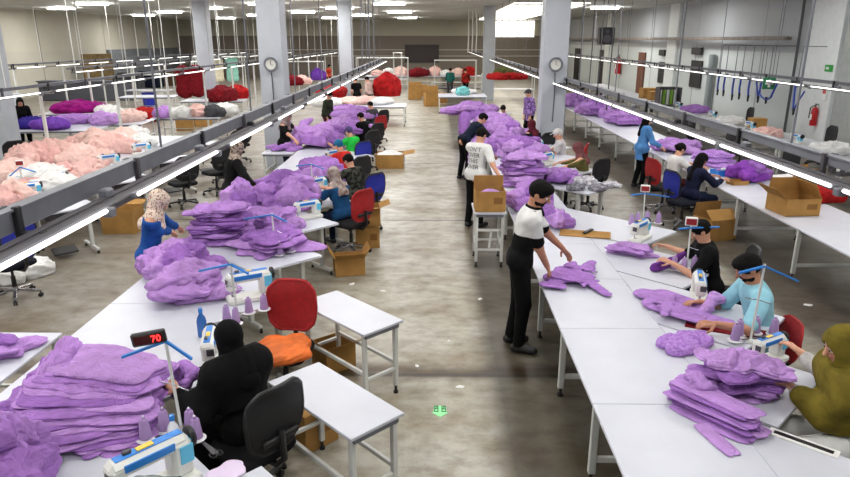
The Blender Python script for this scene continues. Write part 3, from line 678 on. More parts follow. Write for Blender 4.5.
# wall tray and hoses on the right
t = thing('cable_tray', 'brown grey cable tray along the upper right wall', 'cable tray', (XR - .45, 22.2, 3.2))
m = MB(); m.box((0, 19, 0), (.2, 38, .05), 0, .006); m.box((.1, 19, .05), (.02, 38, .09)); m.box((-.1, 19, .05), (.02, 38, .09)); m.build('tray', mat('weathered_tray', (138, 126, 116), .6, var=.2, vscale=3), t)
m = MB(); m.cyl((.03, .1, .07), (.03, 37.9, .07), .035, n=8); m.build('pipe', GREYM, t)
for i in range(9):
    m = MB(); m.tube([(0, .5 + i * 4.5, 0), (0, .5 + i * 4.5, ZC - 3.2)], .012, 6); m.build('hanger_rod', GREYM, t)
HOSE = mat('blue_air_hose', (40, 70, 170), .45)
for i, (px, py0, py1, lp) in enumerate(((719, 78, 92, 0), (725, 78, 93, 0), (734, 80, 97, 0), (741, 80, 96, 0), (750, 81, 98, 0), (760, 82, 99, 1), (768, 84, 100, 2), (797, 87, 111, 3))):
    Y = 11.6 / ((px - 435) / 650) * 1.0; Y = 11.6 * 650 / (px - 435) * .985; a_ = atY(px, py0, Y); b_ = atY(px, py1, Y); a_.x = min(a_.x, XR - .22)
    t = thing('air_hose', ['blue air hose hanging straight by the right wall, nearest the grey pipe', 'straight blue air hose second from the grey wall pipe', 'blue air hose third from the grey wall pipe', 'blue air hose fourth from the grey wall pipe',
        'dark blue air hose with a black end, fifth from the grey wall pipe', 'blue air hose looped in a narrow V behind the green sign', 'blue air hose hanging in a wide U by the right wall', 'blue air hose split in a Y near the fire extinguisher'][i], 'hose', (a_.x, a_.y, 0))
    zA, zB = a_.z, b_.z; m = MB()
    if lp == 0: m.tube([(0, 0, zA + .1), (.0, .03, (zA + zB) / 2), (0, -.03, zB)], .035, 7)
    elif lp == 1: m.tube([(0, .25, zA), (0, .1, (zA + zB) / 2), (0, 0, zB), (0, -.06, (zA + zB) / 2), (0, -.12, zA)], .03, 7)
    elif lp == 2: m.tube([(0, .5, zA), (0, .48, zA - .35), (0, .3, zB + .08), (0, 0, zB), (0, -.3, zB + .1), (0, -.48, zB + .4), (0, -.6, zB + .6)], .032, 7)
    else: m.tube([(0, .12, zA + .2), (0, .06, (zA + zB) / 2), (0, 0, zB)], .03, 7); m.tube([(0, -.45, zA - .1), (0, -.2, (zA + zB) / 2 - .05), (0, 0, zB)], .025, 7)
    m.build('hose', HOSE, t)
    m = MB(); m.tube([(0, 0, zA - .02), (0, 0, 2.95), (.02, 0, 3.0), (XR - a_.x - .02, 0, 3.0)], .015, 6); m.build('feed_pipe', GREYM, t)
    m = MB(); m.cyl((0, -.03, zB + .1), (0, -.03, zB - .12), .045, .03, 8); m.build('coupling', BLACK, t)
m = MB(); m.cyl((XR - .2, 28.6, 0), (XR - .2, 28.6, 2.6), .14, n=12); tag(m.build('wall_pipe', mat('grey_pipe', (138, 146, 148), .5)), 'grey vertical pipe standing by the right wall', 'pipe')
m = MB(); m.tube([(XR - .16, 22.1, 0), (XR - .16, 22.1, 2.4), (XR - .16, 22.15, ZC)], .045, 8); tag(m.build('downpipe', mat('dark_downpipe', (70, 74, 78), .5)), 'thin dark downpipe at the edge of the white pilaster', 'pipe')
# extinguisher, signs, boards
def ext(loc, label, s=1.0):
    t = thing('fire_extinguisher', label, 'fire extinguisher', loc)
    m = MB(); m.lathe((0, 0, 0), [(.0, 0), (.085 * s, .0), (.095 * s, .03), (.095 * s, .42 * s), (.07 * s, .5 * s), (.03 * s, .53 * s)], 16); m.build('cylinder_body', mat('extinguisher_red', (178, 22, 30), .3), t)
    m = MB(); m.cyl((0, 0, .52 * s), (0, 0, .6 * s), .025 * s, n=8); m.box((0, -.05 * s, .62 * s), (.03, .16 * s, .03), 0, .006); m.build('valve', BLACK, t)
    m = MB(); m.tube([(0, .05 * s, .58 * s), (-.06 * s, .14 * s, .5 * s), (-.08 * s, .12 * s, .2 * s)], .016 * s, 6); m.build('hose', BLACK, t)
    m = MB(); m.box((-.095 * s, 0, .25 * s), (.01, .1 * s, .16 * s)); m.build('paper_tag', PAPER, t)
ext((XR - .23, 20.4, .66), 'red fire extinguisher hung on the white pilaster of the right wall', 1.05)
ext((XR - .22, 43, 1.1), 'small distant red fire extinguisher on the far right wall', 1.9)
p = (XR - .15, 20.2)
t = thing('safety_sign', 'green emergency sign high on the white pilaster', 'sign', (p[0], p[1], 2.3)); m = MB(); m.box((0, 0, .08), (.02, .4, .2), 0, .005); m.build('panel', mat('sign_green', (40, 150, 60), .5), t); m = MB(); m.box((-.015, .05, .08), (.01, .14, .07)); m.prism([(0, 0), (.01, 0), (.01, .01)], 0, .01); m.build('white_arrow', PAPER, t)
t = thing('notice', 'white instruction notice above the extinguisher', 'sign', (p[0], p[1], 1.45)); m = MB(); m.box((0, 0, .2), (.02, .26, .4), 0, .004); m.build('sheet', PAPER, t); m = MB(); m.box((-.013, 0, .25), (.006, .16, .12)); m.build('print', mat('notice_red', (190, 70, 60), .6), t)
t = thing('hanging_sign', 'green and white square sign hanging in front of the blue hoses', 'sign', (8.75, 17.6, 1.9)); m = MB(); m.box((0, 0, .2), (.32, .03, .3), 0, .006); m.build('panel', mat('sign_green_dark', (24, 110, 70), .5), t)
m = MB(); m.box((0, -.02, .2), (.06, .01, .2)); m.box((0, -.021, .2), (.2, .01, .06)); m.build('white_cross', PAPER, t); m = MB(); m.tube([(-.15, 0, .4), (-.15, 0, 1.0)], .008, 5); m.tube([(.15, 0, .4), (.15, 0, 1.0)], .008, 5); m.build('wire', DARKM, t)
for i, (y, z, a_, lb) in enumerate(((35.2, 1.05, (.8, .85), 'black notice board on the right wall beside the pilaster'), (30.6, 1.2, (1.0, .95), 'black notice board with faint drawing next to the grey wall pipe'))):
    t = thing('notice_board', lb, 'notice board', (XR - .05, y, z)); m = MB(); m.box((0, 0, .5), (.05, a_[0] * 1.3, a_[1] * 1.25), 0, .01); m.build('board', BLACK, t)
    m = MB(); m.box((-.03, 0, .5), (.012, a_[0], .03)); m.box((-.03, .1, .62), (.012, .03, .3)); m.build('marking', mat('chalk_grey', (92, 98, 98), .8), t)
    m = MB(); m.box((-.02, 0, 1.5), (.1, a_[0] * 1.1, .3), 0, .02); tag(m.build('wall_unit', BLACK), lb.replace('notice board', 'wall unit above the board').replace(' with faint drawing', ''), 'wall unit').location = (XR - .1, y, z)
p = atY(606, 36, 24); t = thing('loudspeaker', 'black hanging loudspeaker right of the right column', 'loudspeaker', (p.x, p.y, p.z - .3)); m = MB(); m.box((0, 0, .3), (.52, .4, .58), 0, .03); m.build('cabinet', BLACK, t); m = MB(); m.cyl((0, -.2, .2), (0, -.215, .2), .14, n=16); m.cyl((0, -.2, .45), (0, -.215, .45), .06, n=12); m.build('driver', DARKM, t); m = MB(); m.tube([(0, 0, .58), (0, 0, ZC - p.z + .3)], .012, 6); m.build('hanger_rod', DARKM, t)
t = thing('projection_board', 'dark brown board hung on the far taupe wall', 'board', (-1.2, YB - .1, 1.3)); m = MB(); m.box((0, 0, .66), (3.1, .08, 1.5), 0, .02); m.build('panel', mat('dark_board', (44, 30, 30), .5), t); m = MB(); m.box((0, -.01, 1.42), (3.2, .1, .05)); m.box((0, -.01, -.1), (3.2, .1, .05)); m.build('rail', BLACK, t)
for i, (px, c, nm) in enumerate(((569, (28, 26, 28), 'door_2'), (593, (32, 28, 28), 'door_3'), (630, (96, 58, 42), 'door_4'))):
    y = 11.8 * 650 / (px - 435) * .985; m = MB(); m.box((XR - .05, y, 1.25), (.1, 1.7 if i < 2 else 1.15, 2.5), 0, .01); m.box((XR - .11, y - .5, 1.1), (.03, .04, .25), 1); struct(nm, m, [mat('leaf_' + nm, c, .6), CHROME])
# clocks on the two near columns
for x, lb in ((-4.03, 'round grey wall clock on the left pale column'), (2.95, 'round grey wall clock on the right pale column')):
    t = thing('wall_clock', lb, 'clock', (x, 16.49, 2.42)); m = MB(); m.lathe((0, -.03, .2), [(.12, 0), (.165, 0), (.175, .02), (.16, .05), (.13, .045), (.125, .01)], 24, axis=(0, -1, 0)); m.build('rim', mat('clock_rim', (104, 106, 112), .4), t)
    m = MB(); m.lathe((0, 0, .2), [(.0, 0), (.135, 0), (.135, .045), (0, .045)], 24, axis=(0, -1, 0)); m.build('dial', mat('clock_dial', (214, 214, 206), .5), t)
    m = MB(); m.bar((0, -.055, .2), (.0, -.055, .28), .014, .006); m.bar((0, -.058, .2), (.055, -.058, .175), .016, .006); m.build('hands', BLACK, t)
    m = MB(); m.tube([(0, -.015, 0), (0.01, -.012, -.6), (0, -.012, -1.2)], .012, 6); m.build('cord', DARKM, t)
# ------------------------------------------------------------------ furniture builders
def trestle_legs(t, w, d, hgt, foot=True, lower=True, r=.04):
    for x in (-w / 2 + .05, w / 2 - .05):
        for y in (-d / 2 + .06, d / 2 - .06):
            m = MB(); m.box((x, y, (hgt - .03) / 2 + .04), (r, r, hgt - .03 - .08), 0, .004); lg = m.build('leg', METAL, t)
            m = MB(); m.cyl((x, y, .0), (x, y, .02), .024, .024, 8); m.cyl((x, y, .02), (x, y, .085), .012, .012, 8); m.build('foot', BLACK, lg)
    if lower:
        for y in (-d / 2 + .06, d / 2 - .06):
            m = MB(); m.box((0, y, .26), (w - .14, .03, .03), 0, .003); m.build('cross_bar', METAL, t)
        for x in (-w / 2 + .05, w / 2 - .05):
            m = MB(); m.box((x, 0, .32), (.03, d - .1, .035), 0, .003); m.build('side_bar', METAL, t)
def table(name, label, cat, loc, rz, w, d, hgt=.75, group=None, one_end=False, top=None):
    t = thing(name, label, cat, (loc[0], loc[1], 0), rz, group)
    m = MB(); m.box((0, 0, hgt - .0125), (w, d, .025), 0, .004); m.build('tabletop', top or WHITE, t)
    for y in (-d / 2 + .03, d / 2 - .03):
        m = MB(); m.box((0, y, hgt - .045), (w - .08, .03, .04)); m.build('apron', GREYM, t)
    if one_end:
        for x in (-w / 2 + .07, w / 2 - .07):
            m = MB(); m.box((x, -d / 2 + .13, (hgt - .03) / 2 + .04), (.055, .045, hgt - .11), 0, .005); lg = m.build('leg', METAL, t)
            m = MB(); m.cyl((x, -d / 2 + .13, 0), (x, -d / 2 + .13, .02), .028, n=8); m.cyl((x, -d / 2 + .13, .02), (x, -d / 2 + .13, .09), .013, n=8); m.build('foot', BLACK, lg)
        m = MB(); m.box((0, -d / 2 + .13, .20), (w - .16, .035, .045), 0, .004); m.build('cross_bar', METAL, t)
        m = MB(); m.box((0, -d / 2 + .13, hgt - .06), (w - .1, .04, .05), 0, .004); m.build('top_bar', METAL, t)
    else: trestle_legs(t, w, d, hgt)
    return t
def collect(x0, x1, y0, y1, pitch, label, group):
    first = None; y = y0
    while y < y1 - .01:
        c = ((x0 + x1) / 2, y + pitch / 2, 0)
        if first is None: first = table('collecting_table', label, 'table', c, 0, x1 - x0, pitch - .006, .75, group, True)
        else: dup(first, c, 0, label, group)
        y += pitch
    return first
collect(1.12, 2.02, 1.55, 21.6, 1.25, 'white collecting table section joined along the right of the aisle', 'white collecting table sections right of the aisle')
collect(-3.14, -2.4, 1.6, 24, 1.4, 'white collecting table section joined under the left purple piles', 'white collecting table sections left of the aisle')
g_ = 'white long worktable sections below the right trunking'
collect(4.93, 6.1, 4.75, 27, 1.86, 'white worktable section in the row right of the blue coat woman', g_)

e1 = np.array([.7071, .7071]); fv = np.array([-.7071, .7071])
def sewing_table(label, FR, xb, wid, hgt=.752, mirror=False):
    """table whose operator edge runs along e1; its two sides run back along fv to the collecting bench at x = xb"""
    FR = np.array(FR, float); FL = FR - e1 * wid
    def back(p): k = max((p[0] - xb) / .7071, .05); return p + fv * k
    BR, BL = back(FR), back(FL); poly = [tuple(p - FR) for p in (FL, FR, BR, BL)]
    t = thing('sewing_table', label, 'sewing table', (FR[0], FR[1], 0), 0)
    m = MB(); m.prism(poly, hgt - .026, hgt); m.build('tabletop', WHITE, t)
    for q in (.12, wid - .12):
        p = -e1 * q; m = MB()
        a = p + fv * .06; b = p + fv * .52; mid = p + fv * .27
        m.bar((a[0], a[1], .07), (b[0], b[1], .07), .05, .04); m.box((mid[0], mid[1], .4), (.05, .07, .66), 0, .006, rz=math.radians(45)); m.bar((a[0], a[1], hgt - .045), (b[0], b[1], hgt - .045), .04, .03)
        lg = m.build('leg', METAL, t)
        m = MB()
        for c in (a, b): m.cyl((c[0], c[1], 0), (c[0], c[1], .055), .022, .014, 8)
        m.build('foot', BLACK, lg)
    m = MB(); c = -e1 * wid / 2 + fv * .5; m.box((c[0], c[1], hgt - .09), (.22, .2, .12), 0, .02, rz=math.radians(45)); m.build('motor_box', DARKM, t)
    return t
WID = .96
for c, nm in ((3.33, 'in front of the seated woman in black'), (4.69, 'in front of the empty red chair'), (5.97, 'with a bare corner left of the open carton'), (7.38, 'holding the machine beside the grey headscarf woman'), (8.74, 'in front of the grey headscarf woman'), (10.1, 'in front of the dark red seated worker'), (11.5, 'by the worker in green'), (12.9, 'behind the worker in green')):
    sewing_table('white sewing table ' + nm, (-1.33, c + 1.33), -2.4, WID)
sewing_table('white sewing table near the bottom edge with the bag covered machine', (-1.20, 3.14), -2.4, .9)
for c, nm in ((5.98, 'at the bottom right with a dark slot'), (7.4, 'in front of the woman in the olive scarf'), (8.80, 'in front of the man in light blue'), (10.2, 'in front of the man in the black shirt'), (11.62, 'with thread cones and a bare corner'), (14.47, 'with a heap of white and grey scraps'), (15.9, 'in front of the woman in the olive top'), (17.3, 'beside the maroon seated worker'), (18.7, 'beside the worker in navy')):
    fx = 2.95 if c == 7.4 else 3.24
    sewing_table('white sewing table ' + nm, (fx, c - fx), 2.02, WID)

def side_table(label, loc, axis, w=.46, L=1.02, hgt=.75):
    return table('side_table', label, 'table', loc, ang(axis) , w, L, hgt)
sd = (-.70, .714)
side_table('small white side table beside the woman in black', (-.72, 4.12), sd)
side_table('small white side table beside the empty red chair', (-.80, 5.66), sd)
side_table('small white side table corner at the bottom edge', (-.84, 2.80), sd, .46, 1.02)
side_table('white side table with purple cloth at the left edge', (-3.62, 4.62), (0, 1), .75, 1.05)
side_table('white side table under a small purple pile by the worker in a black top', (-3.55, 15.0), (0, 1), .7, 1.1)
# tall narrow table with the open box
t = table('tall_side_table', 'tall narrow white table carrying the open cardboard box by the aisle', 'table', (.80, 9.30), 0, .47, .62, .83)
m = MB(); m.bar((0, -.25, .29), (.03, -.25, .56), .03); m.box((0, -.25, .56), (.4, .03, .03)); m.build('front_brace', METAL, t)

# office chairs
def chair_proto(nm, label, back_rgb, seat_rgb, frame_rgb=(24, 24, 26), mesh=True):
    t = thing('office_chair', label, 'office chair', (0, 0, 0))
    bm = mat(nm + '_back', back_rgb, .7, var=.12, vscale=30, bump=.3, bscale=200); sm = mat(nm + '_seat', seat_rgb, .8, var=.12, bump=.2); fm = mat('chair_frame_%d' % frame_rgb[0], frame_rgb, .4)
    base = MB()
    for k in range(5):
        a = k * 2 * math.pi / 5 + .3; base.bar((0, 0, .12), (.29 * math.cos(a), .29 * math.sin(a), .085), .045, .03)
    base.cyl((0, 0, .08), (0, 0, .16), .045, .035, 10); base.build('star_base', CHROME if nm != 'black_chair' else fm, t)
    for k in range(5):
        a = k * 2 * math.pi / 5 + .3; m = MB(); c = Vector((.29 * math.cos(a), .29 * math.sin(a), .028)); n = Vector((-math.sin(a), math.cos(a), 0))
        m.cyl(c - n * .024, c - n * .006, .028, n=10); m.cyl(c + n * .006, c + n * .024, .028, n=10); m.cyl(c, c + Vector((0, 0, .05)), .01, n=6); m.build('caster', BLACK, t)
    m = MB(); m.cyl((0, 0, .12), (0, 0, .30), .028, n=10); m.cyl((0, 0, .28), (0, 0, .43), .017, n=10); m.box((0, 0, .425), (.2, .24, .03), 0, .008); m.build('gas_lift', BLACK, t)
    mb = MB(); mb.add(*cloth_mesh(.24, .24, .075, 5, ex=4.5, fold=.004, layers=0, irr=.0, nu=48, dome=.2)); s_ = mb.build('seat', sm, t, 60); s_.location = (0, 0, .44)
    # backrest: curved rounded panel behind the sitter (-Y)
    n, k2 = 16, 14; vs = []; fs = []
    def bp(u, v, off):
        wv = .235 - .03 * abs(v) ** 3 - .02 * max(0, -v); x = u * wv * (1 - .10 * abs(v) ** 6); z = .80 + v * .24 * (1 - .08 * abs(u) ** 6); y = -.26 - .05 * (1 - u * u) * .6 - .05 * max(0, v) ** 2 - .012 * math.cos(v * 3) + off
        return (x, y, z)
    for off in (.012, -.012):
        for j in range(k2):
            for i in range(n): vs.append(bp(-1 + 2 * i / (n - 1), -1 + 2 * j / (k2 - 1), off))
    q = n * k2
    for j in range(k2 - 1):
        for i in range(n - 1):
            a = j * n + i; fs.append((a + 1, a, a + n, a + n + 1)); fs.append((q + a, q + a + 1, q + a + n + 1, q + a + n))
    m = MB(); m.add(vs, fs)
    m.build('backrest', bm, t, 60)
    ring = [bp(math.copysign(min(1, abs(1.25 * math.cos(a))), math.cos(a)), math.copysign(min(1, abs(1.25 * math.sin(a))), math.sin(a)), 0) for a in np.linspace(0, 2 * math.pi, 41)]
    m = MB(); m.tube(ring, .017, 8); m.build('back_frame', fm if nm != 'red_chair' else bm, t)
    m = MB(); m.tube([(0, -.05, .41), (0, -.26, .42), (0, -.335, .5), (0, -.325, .72)], .024, 8); m.box((0, -.315, .66), (.30, .03, .05), 0, .01); m.build('back_support', fm, t)
    return t
chR = chair_proto('red_chair', 'red mesh office chair with an orange cushion, empty in the aisle', (172, 20, 26), (30, 28, 30))
chB = chair_proto('black_chair', 'x', (20, 20, 23), (24, 24, 27))
chU = chair_proto('blue_chair', 'x', (26, 40, 158), (26, 28, 40))
used = {}
def chair(kind, loc, face, label, group=None):
    p = {'r': chR, 'k': chB, 'b': chU}[kind]
    if kind not in used:
        used[kind] = 1; p.location = (loc[0], loc[1], 0); p.rotation_euler = (0, 0, ang(face)); p['label'] = label
        if group: p['group'] = group
        return p
    return dup(p, (loc[0], loc[1], 0), ang(face), label, group)

# sewing machine (local +Y away from the operator, handwheel at +X)
def machine_proto():
    t = thing('sewing_machine', 'x', 'sewing machine')
    m = MB(); m.box((0, .0, .03), (.50, .20, .06), 0, .012); m.box((-.17, -.02, .065), (.13, .13, .012), 0, .003); m.build('bed', CREAM, t)
    m = MB(); m.box((.17, .02, .17), (.13, .15, .24), 0, .025); m.box((-.01, .02, .265), (.47, .125, .105), 0, .028); m.box((-.20, .015, .215), (.10, .12, .16), 0, .02); m.build('arm_head', CREAM, t)
    m = MB(); m.box((-.02, -.044, .275), (.30, .012, .05), 0, .004); m.box((.0, .02, .321), (.40, .06, .006), 0, .002); m.build('blue_stripe', BLUEP, t)
    m = MB(); m.box((.19, -.055, .20), (.085, .012, .12), 0, .004); m.box((.236, .02, .20), (.012, .10, .14), 0, .004); m.build('cyan_panel', CYANP, t)
    m = MB(); m.box((-.02, .02, .327), (.10, .04, .008), 0, .002); m.build('yellow_sticker', mat('sticker_yellow', (240, 196, 70), .5), t)
    m = MB(); m.lathe((.235, .02, .26), [(.02, 0), (.062, .004), (.068, .018), (.062, .034), (.03, .04), (.0, .042)], 18, axis=(1, 0, 0)); m.build('handwheel', BLACK, t)
    m = MB(); m.cyl((-.20, .01, .14), (-.20, .01, .075), .006, n=6); m.cyl((-.185, .02, .15), (-.185, .02, .085), .005, n=6); m.box((-.195, -.01, .078), (.025, .05, .008), 0, .002); m.build('needle_bar', CHROME, t)
    m = MB(); m.box((-.12, .03, .33), (.05, .03, .03), 0, .006); m.build('tension_unit', DARKM, t)
    m = MB(); m.box((-.251, -.01, .235), (.012, .07, .07), 0, .006); m.build('face_plate', DARKM, t)
    return t
mp0 = machine_proto(); used_m = []
def machine(loc, face, label, z=.754, s=.8):
    if not used_m: o = mp0; o['label'] = label
    else: o = dup(mp0, (0, 0, 0), 0, label)
    used_m.append(o); o.location = (loc[0], loc[1], z); o.rotation_euler = (0, 0, ang(face)); o.scale = (s, s, s); return o
def cone_mesh():
    m = MB(); m.lathe((0, 0, 0), [(.036, 0), (.04, .006), (.037, .03), (.027, .125), (.022, .132), (.012, .134), (.011, .15), (.0, .15)], 14); return m.mesh('thread_cone', CONE_T)
CONE = cone_mesh()
def text_mesh(s, size, mb=None):
    cu = bpy.data.curves.new('writing', 'FONT'); cu.body = s; cu.size = size; cu.align_x = 'CENTER'; cu.extrude = .002; cu.resolution_u = 3
    o = bpy.data.objects.new('writing', cu); COL.objects.link(o); bpy.context.view_layer.update()
    me = bpy.data.meshes.new_from_object(o.evaluated_get(bpy.context.evaluated_depsgraph_get()))
    bpy.data.objects.remove(o); return me
RED_LED = mat('red_led_digits', (255, 40, 40), .4, emit=4.0)
def thread_stand(base, top_px, label, arms, counter=None, face=(0, -1), plates=(), cone_label=None, cgroup=None, z=.756, arm_drop=.02, dY=0.0):
    """base: point on the table; top_px and arms: where the pole top and the ends of the blue arms stand, read at the pole's own distance"""
    loc = Vector((base[0], base[1], z)); t = thing('thread_stand', label, 'thread stand', loc)
    top = atY(top_px[0], top_px[1], base[1] + dY) - loc; hgt = top.z
    m = MB(); m.tube([(0, 0, 0), top], .010, 8); m.lathe((0, 0, 0), [(0, 0), (.035, 0), (.03, .02), (.014, .03), (0, .03)], 10); m.build('pole', METAL, t)
    q = top - Vector((0, 0, arm_drop)); q = top * ((hgt - arm_drop) / hgt)
    for i, (ax_, ay_, dy) in enumerate(arms):
        e = atY(ax_, ay_, base[1] + dY + dy) - loc; m = MB(); m.bar(q, e, .026, .016); m.build('guide_arm', BLUEP, t)
    if plates:
        m = MB()
        for x, y in plates: m.lathe((x, y, .022), [(0, 0), (.055, 0), (.06, .005), (.055, .009), (.012, .011), (.006, .02), (.005, .17), (0, .17)], 18)
        m.build('spool_plate', mat('white_plastic_plate', (232, 230, 234), .4), t)
    m = MB()
    for x, y in plates: m.bar((0, 0, .03), (x, y, .026), .012, .008)
    s = top * .55; m.bar(s, s + Vector((.10, -.02, -.03)), .007); m.bar(s, s + Vector((-.10, .02, .01)), .007); m.build('spool_bracket', CHROME, t)
    if counter:
        rz = ang(face) + math.pi; w_, h_ = (.20, .085) if counter == '70' else (.125, .10); R = Matrix.Rotation(rz, 3, 'Z') @ Matrix.Rotation(-.12 if counter == '70' else .0, 3, 'Y')
        c = top + R @ (Vector((-.09, 0, .02)) if counter == '70' else Vector((0, 0, .05)))
        m = MB(); m.box(c, (w_, .035, h_), 0, .008, R=R); cs = m.build('counter', BLACK if counter == '70' else PAPER, t)
        m = MB(); m.box(c + R @ Vector((0, -.02, 0)), (w_ * .84, .006, h_ * .66), 0, .001, R=R); m.build('display', mat('led_window', (60, 8, 12), .25) if counter == '70' else mat('led_window_red', (140, 26, 30), .3), cs)
        if counter == '70':
            me = text_mesh('70', .06); me.materials.append(RED_LED); d = obj('digits', me, cs)
            d.matrix_local = Matrix.Translation(c + R @ Vector((.045, -.025, -.021))) @ R.to_4x4() @ Matrix.Rotation(math.pi / 2, 4, 'X')
    for x, y in plates:
        o = obj('thread_cone', CONE); o.location = (loc[0] + x, loc[1] + y, z + .034); tag(o, cone_label, 'thread cone', cgroup)
    return t

# cardboard boxes
def carton(label, loc, w, d, h, rz=0, z=0, open_=True, flap=(1, 1, 1, 1), fa=None, mark=True, group=None, band=False, name='cardboard_box'):
    t = thing(name, label, 'cardboard box', (loc[0], loc[1], z), rz, group); th = .007
    m = MB(); m.box((0, 0, th / 2), (w, d, th)); 
    for y in (-d / 2 + th / 2, d / 2 - th / 2): m.box((0, y, h / 2), (w, th, h))
    for x in (-w / 2 + th / 2, w / 2 - th / 2): m.box((x, 0, h / 2), (th, d - 2 * th, h))
    if not open_: m.box((0, 0, h), (w, d, th))
    m.build('box_body', CARD, t)
    if open_:
        for i, (on, a) in enumerate(zip(flap, fa or (110, 110, 100, 100))):
            if not on: continue
            m = MB(); ar = math.radians(a); L = d * .48 if i < 2 else d * .48
            if i < 2: sg = -1 if i == 0 else 1; R = Matrix.Rotation(sg * -(ar), 3, 'X'); hinge = Vector((0, sg * d / 2, h)); m.box(hinge + R @ Vector((0, -sg * L / 2, 0)), (w, L, .006), R=R)
            else: sg = -1 if i == 2 else 1; R = Matrix.Rotation(sg * ar, 3, 'Y'); hinge = Vector((sg * w / 2, 0, h)); m.box(hinge + R @ Vector((-sg * L / 2, 0, 0)), (L, d, .006), R=R)
            m.build('flap', CARD, t)
    else:
        m = MB(); m.box((0, 0, h + .006), (w + .004, .05, .004)); m.build('tape', mat('packing_tape', (190, 160, 110), .35), t)
    if mark:
        m = MB(); m.box((w * .25, -d / 2 - .002, h * .55), (w * .3, .003, h * .32)); m.build('printed_mark', mat('carton_print', (134, 96, 52), .8), t)
    return t
# ------------------------------------------------------------------ machines, stands, chairs at the near stations
FL_ = (-.75, .66)
machine((-1.56, 3.06), FL_, 'white sewing machine with cyan and yellow stickers beside the grey bag at the bottom', s=.95)
machine((-1.74, 4.60), (-1, -.25), 'white sewing machine in front of the seated woman in black')
machine((-1.80, 5.92), (-.5, .86), 'white sewing machine with a blue end in front of the empty red chair', s=.9)
machine((-1.80, 8.95), (-.6, .8), 'white sewing machine with a cyan side on the table corner by the grey headscarf woman')
machine((-1.95, 10.55), FL_, 'sewing machine under the hands of the grey headscarf woman')
machine((-2.1, 13.4), FL_, 'sewing machine in front of the worker in red with the teal cap')
machine(at(768, 362, .754), (-.5, .87), 'white sewing machine with blue edges in front of the woman in the olive scarf', s=.68)
machine(at(699, 300, .754), (-.9, .3), 'white sewing machine between the hands of the man in light blue and the black shirt')
machine((2.62, 7.95), FL_, 'pale blue and white sewing machine in front of the man in the black shirt')
machine((2.30, 13.15), FL_, 'sewing machine with cyan parts in front of the woman in the olive top')
machine((2.35, 14.9), FL_, 'sewing machine in front of the worker in maroon')
thread_stand((-1.60, 3.58), (165, 338), 'thread stand with a black LED counter reading 70', ((122, 357, -.02), (192, 359, .05)), '70', (.2, -1), ((.03, .06), (.10, -.03), (-.14, .06), (-.22, -.04)), 'lilac thread cone on the stand below the LED counter reading 70', 'thread cones below the 70 counter')
thread_stand(at(238, 316, .756), (230, 262), 'thread stand with blue arms by the red chair machine', ((199, 271, .0), (249, 274, .0)), None, (0, -1), ((.10, .02), (.22, .10), (-.05, -.16), (.05, -.22)), 'lilac thread cone between the black headscarf and the red chair', 'thread cones left of the red chair')
thread_stand(at(275, 250, .756), (272, 213), 'thread stand with blue arms over the flat lilac garments', ((244, 219, .0), (287, 222, .0)), None, (0, -1), ((.12, -.25), (.22, -.12)), 'lilac thread cone behind the machine of the empty red chair', 'thread cones behind the red chair machine')
thread_stand(at(313, 190, .756), (311, 163), 'thread stand with blue arms left of the grey headscarf woman', ((296, 166, .0), (324, 169, .0)), None, (0, -1), (), None, None)
thread_stand(at(643, 222, .756), (645, 192), 'thread stand with a white framed red counter above a bare table corner', ((631, 195, .0), (669, 197, .1)), 'w', (-.35, -1), ((-.24, -.25), (-.13, -.16), (.02, -.10), (.16, -.14)), 'lilac thread cone on the table with the bare corner', 'thread cones on the bare corner table')
thread_stand(at(686, 272, .756), (691, 226), 'thread stand with a white framed red counter before the black shirted man', ((679, 229, .0), (719, 227, .1)), 'w', (-.35, -1), ((-.13, .02), (-.05, -.04), (.09, .02), (.22, .02)), 'lilac thread cone in a row in front of the black shirt', 'thread cones by the black shirt')
thread_stand(at(750, 342, .756), (765, 264), 'white thread stand with long blue arms before the man in light blue', ((739, 273, .0), (798, 281, .05)), None, (0, -1), ((-.14, -.02), (-.07, .07), (.10, .13), (.24, .10)), 'lilac thread cone on white plates near the man in light blue', 'thread cones near the man in light blue')

chair('r', (-1.37, 5.38), (-.12, -1), 'empty red office chair with an orange cushion, by the left aisle')
cloth_obj('cushion', (-1.36, 5.20, .525), .3, mat('orange_cushion', (226, 110, 38), .75, var=.2, vscale=6, bump=.2), 'orange cushion lying on the seat of the empty red chair', 'cushion', rx=.27, ry=.24, h=.09, seed=4, ex=3, fold=.012, layers=0)
chair('k', (-1.27, 3.94), (-.8, .6), 'black office chair under the woman in black at bottom left')
chair('r', (-1.30, 9.72), (-.8, .6), 'red office chair under the woman in the grey headscarf')
chair('b', (-1.22, 11.0), (-.75, .65), 'blue office chair under the worker in dark camouflage')
chair('b', (-1.78, 14.62), (-.7, .7), 'blue office chair under the worker in bright green')
chair('k', (-1.62, 12.65), (-.75, .65), 'black office chair under the worker in red with teal cap')
chair('k', (-1.75, 16.4), (-.75, .65), 'black office chair just beyond the worker in green')
chair('k', (-1.75, 17.9), (-.75, .65), 'black office chair second beyond the worker in green')
chair('r', (-1.8, 19.6), (-.75, .65), 'dark red office chair beyond the black chairs on the left of the aisle')
chair('k', (-1.85, 21.3), (-.75, .65), 'black office chair farthest along the left of the aisle')
chair('k', (3.02, 12.5), (-.6, .8), 'black office chair under the woman in the olive top')
chair('r', (3.02, 14.2), (-.8, .3), 'maroon red office chair under the worker with the white cap')
chair('k', (2.6, 16.1), (-.6, .8), 'black office chair under the worker in navy')
chair('r', (4.42, 12.35), (1, .3), 'red office chair under the seated woman in white')
chair('b', (4.38, 11.2), (1, .3), 'blue office chair under the long haired woman in black')
chair('k', (3.2, 6.82), (-.95, .2), 'black office chair under the man in the black shirt')
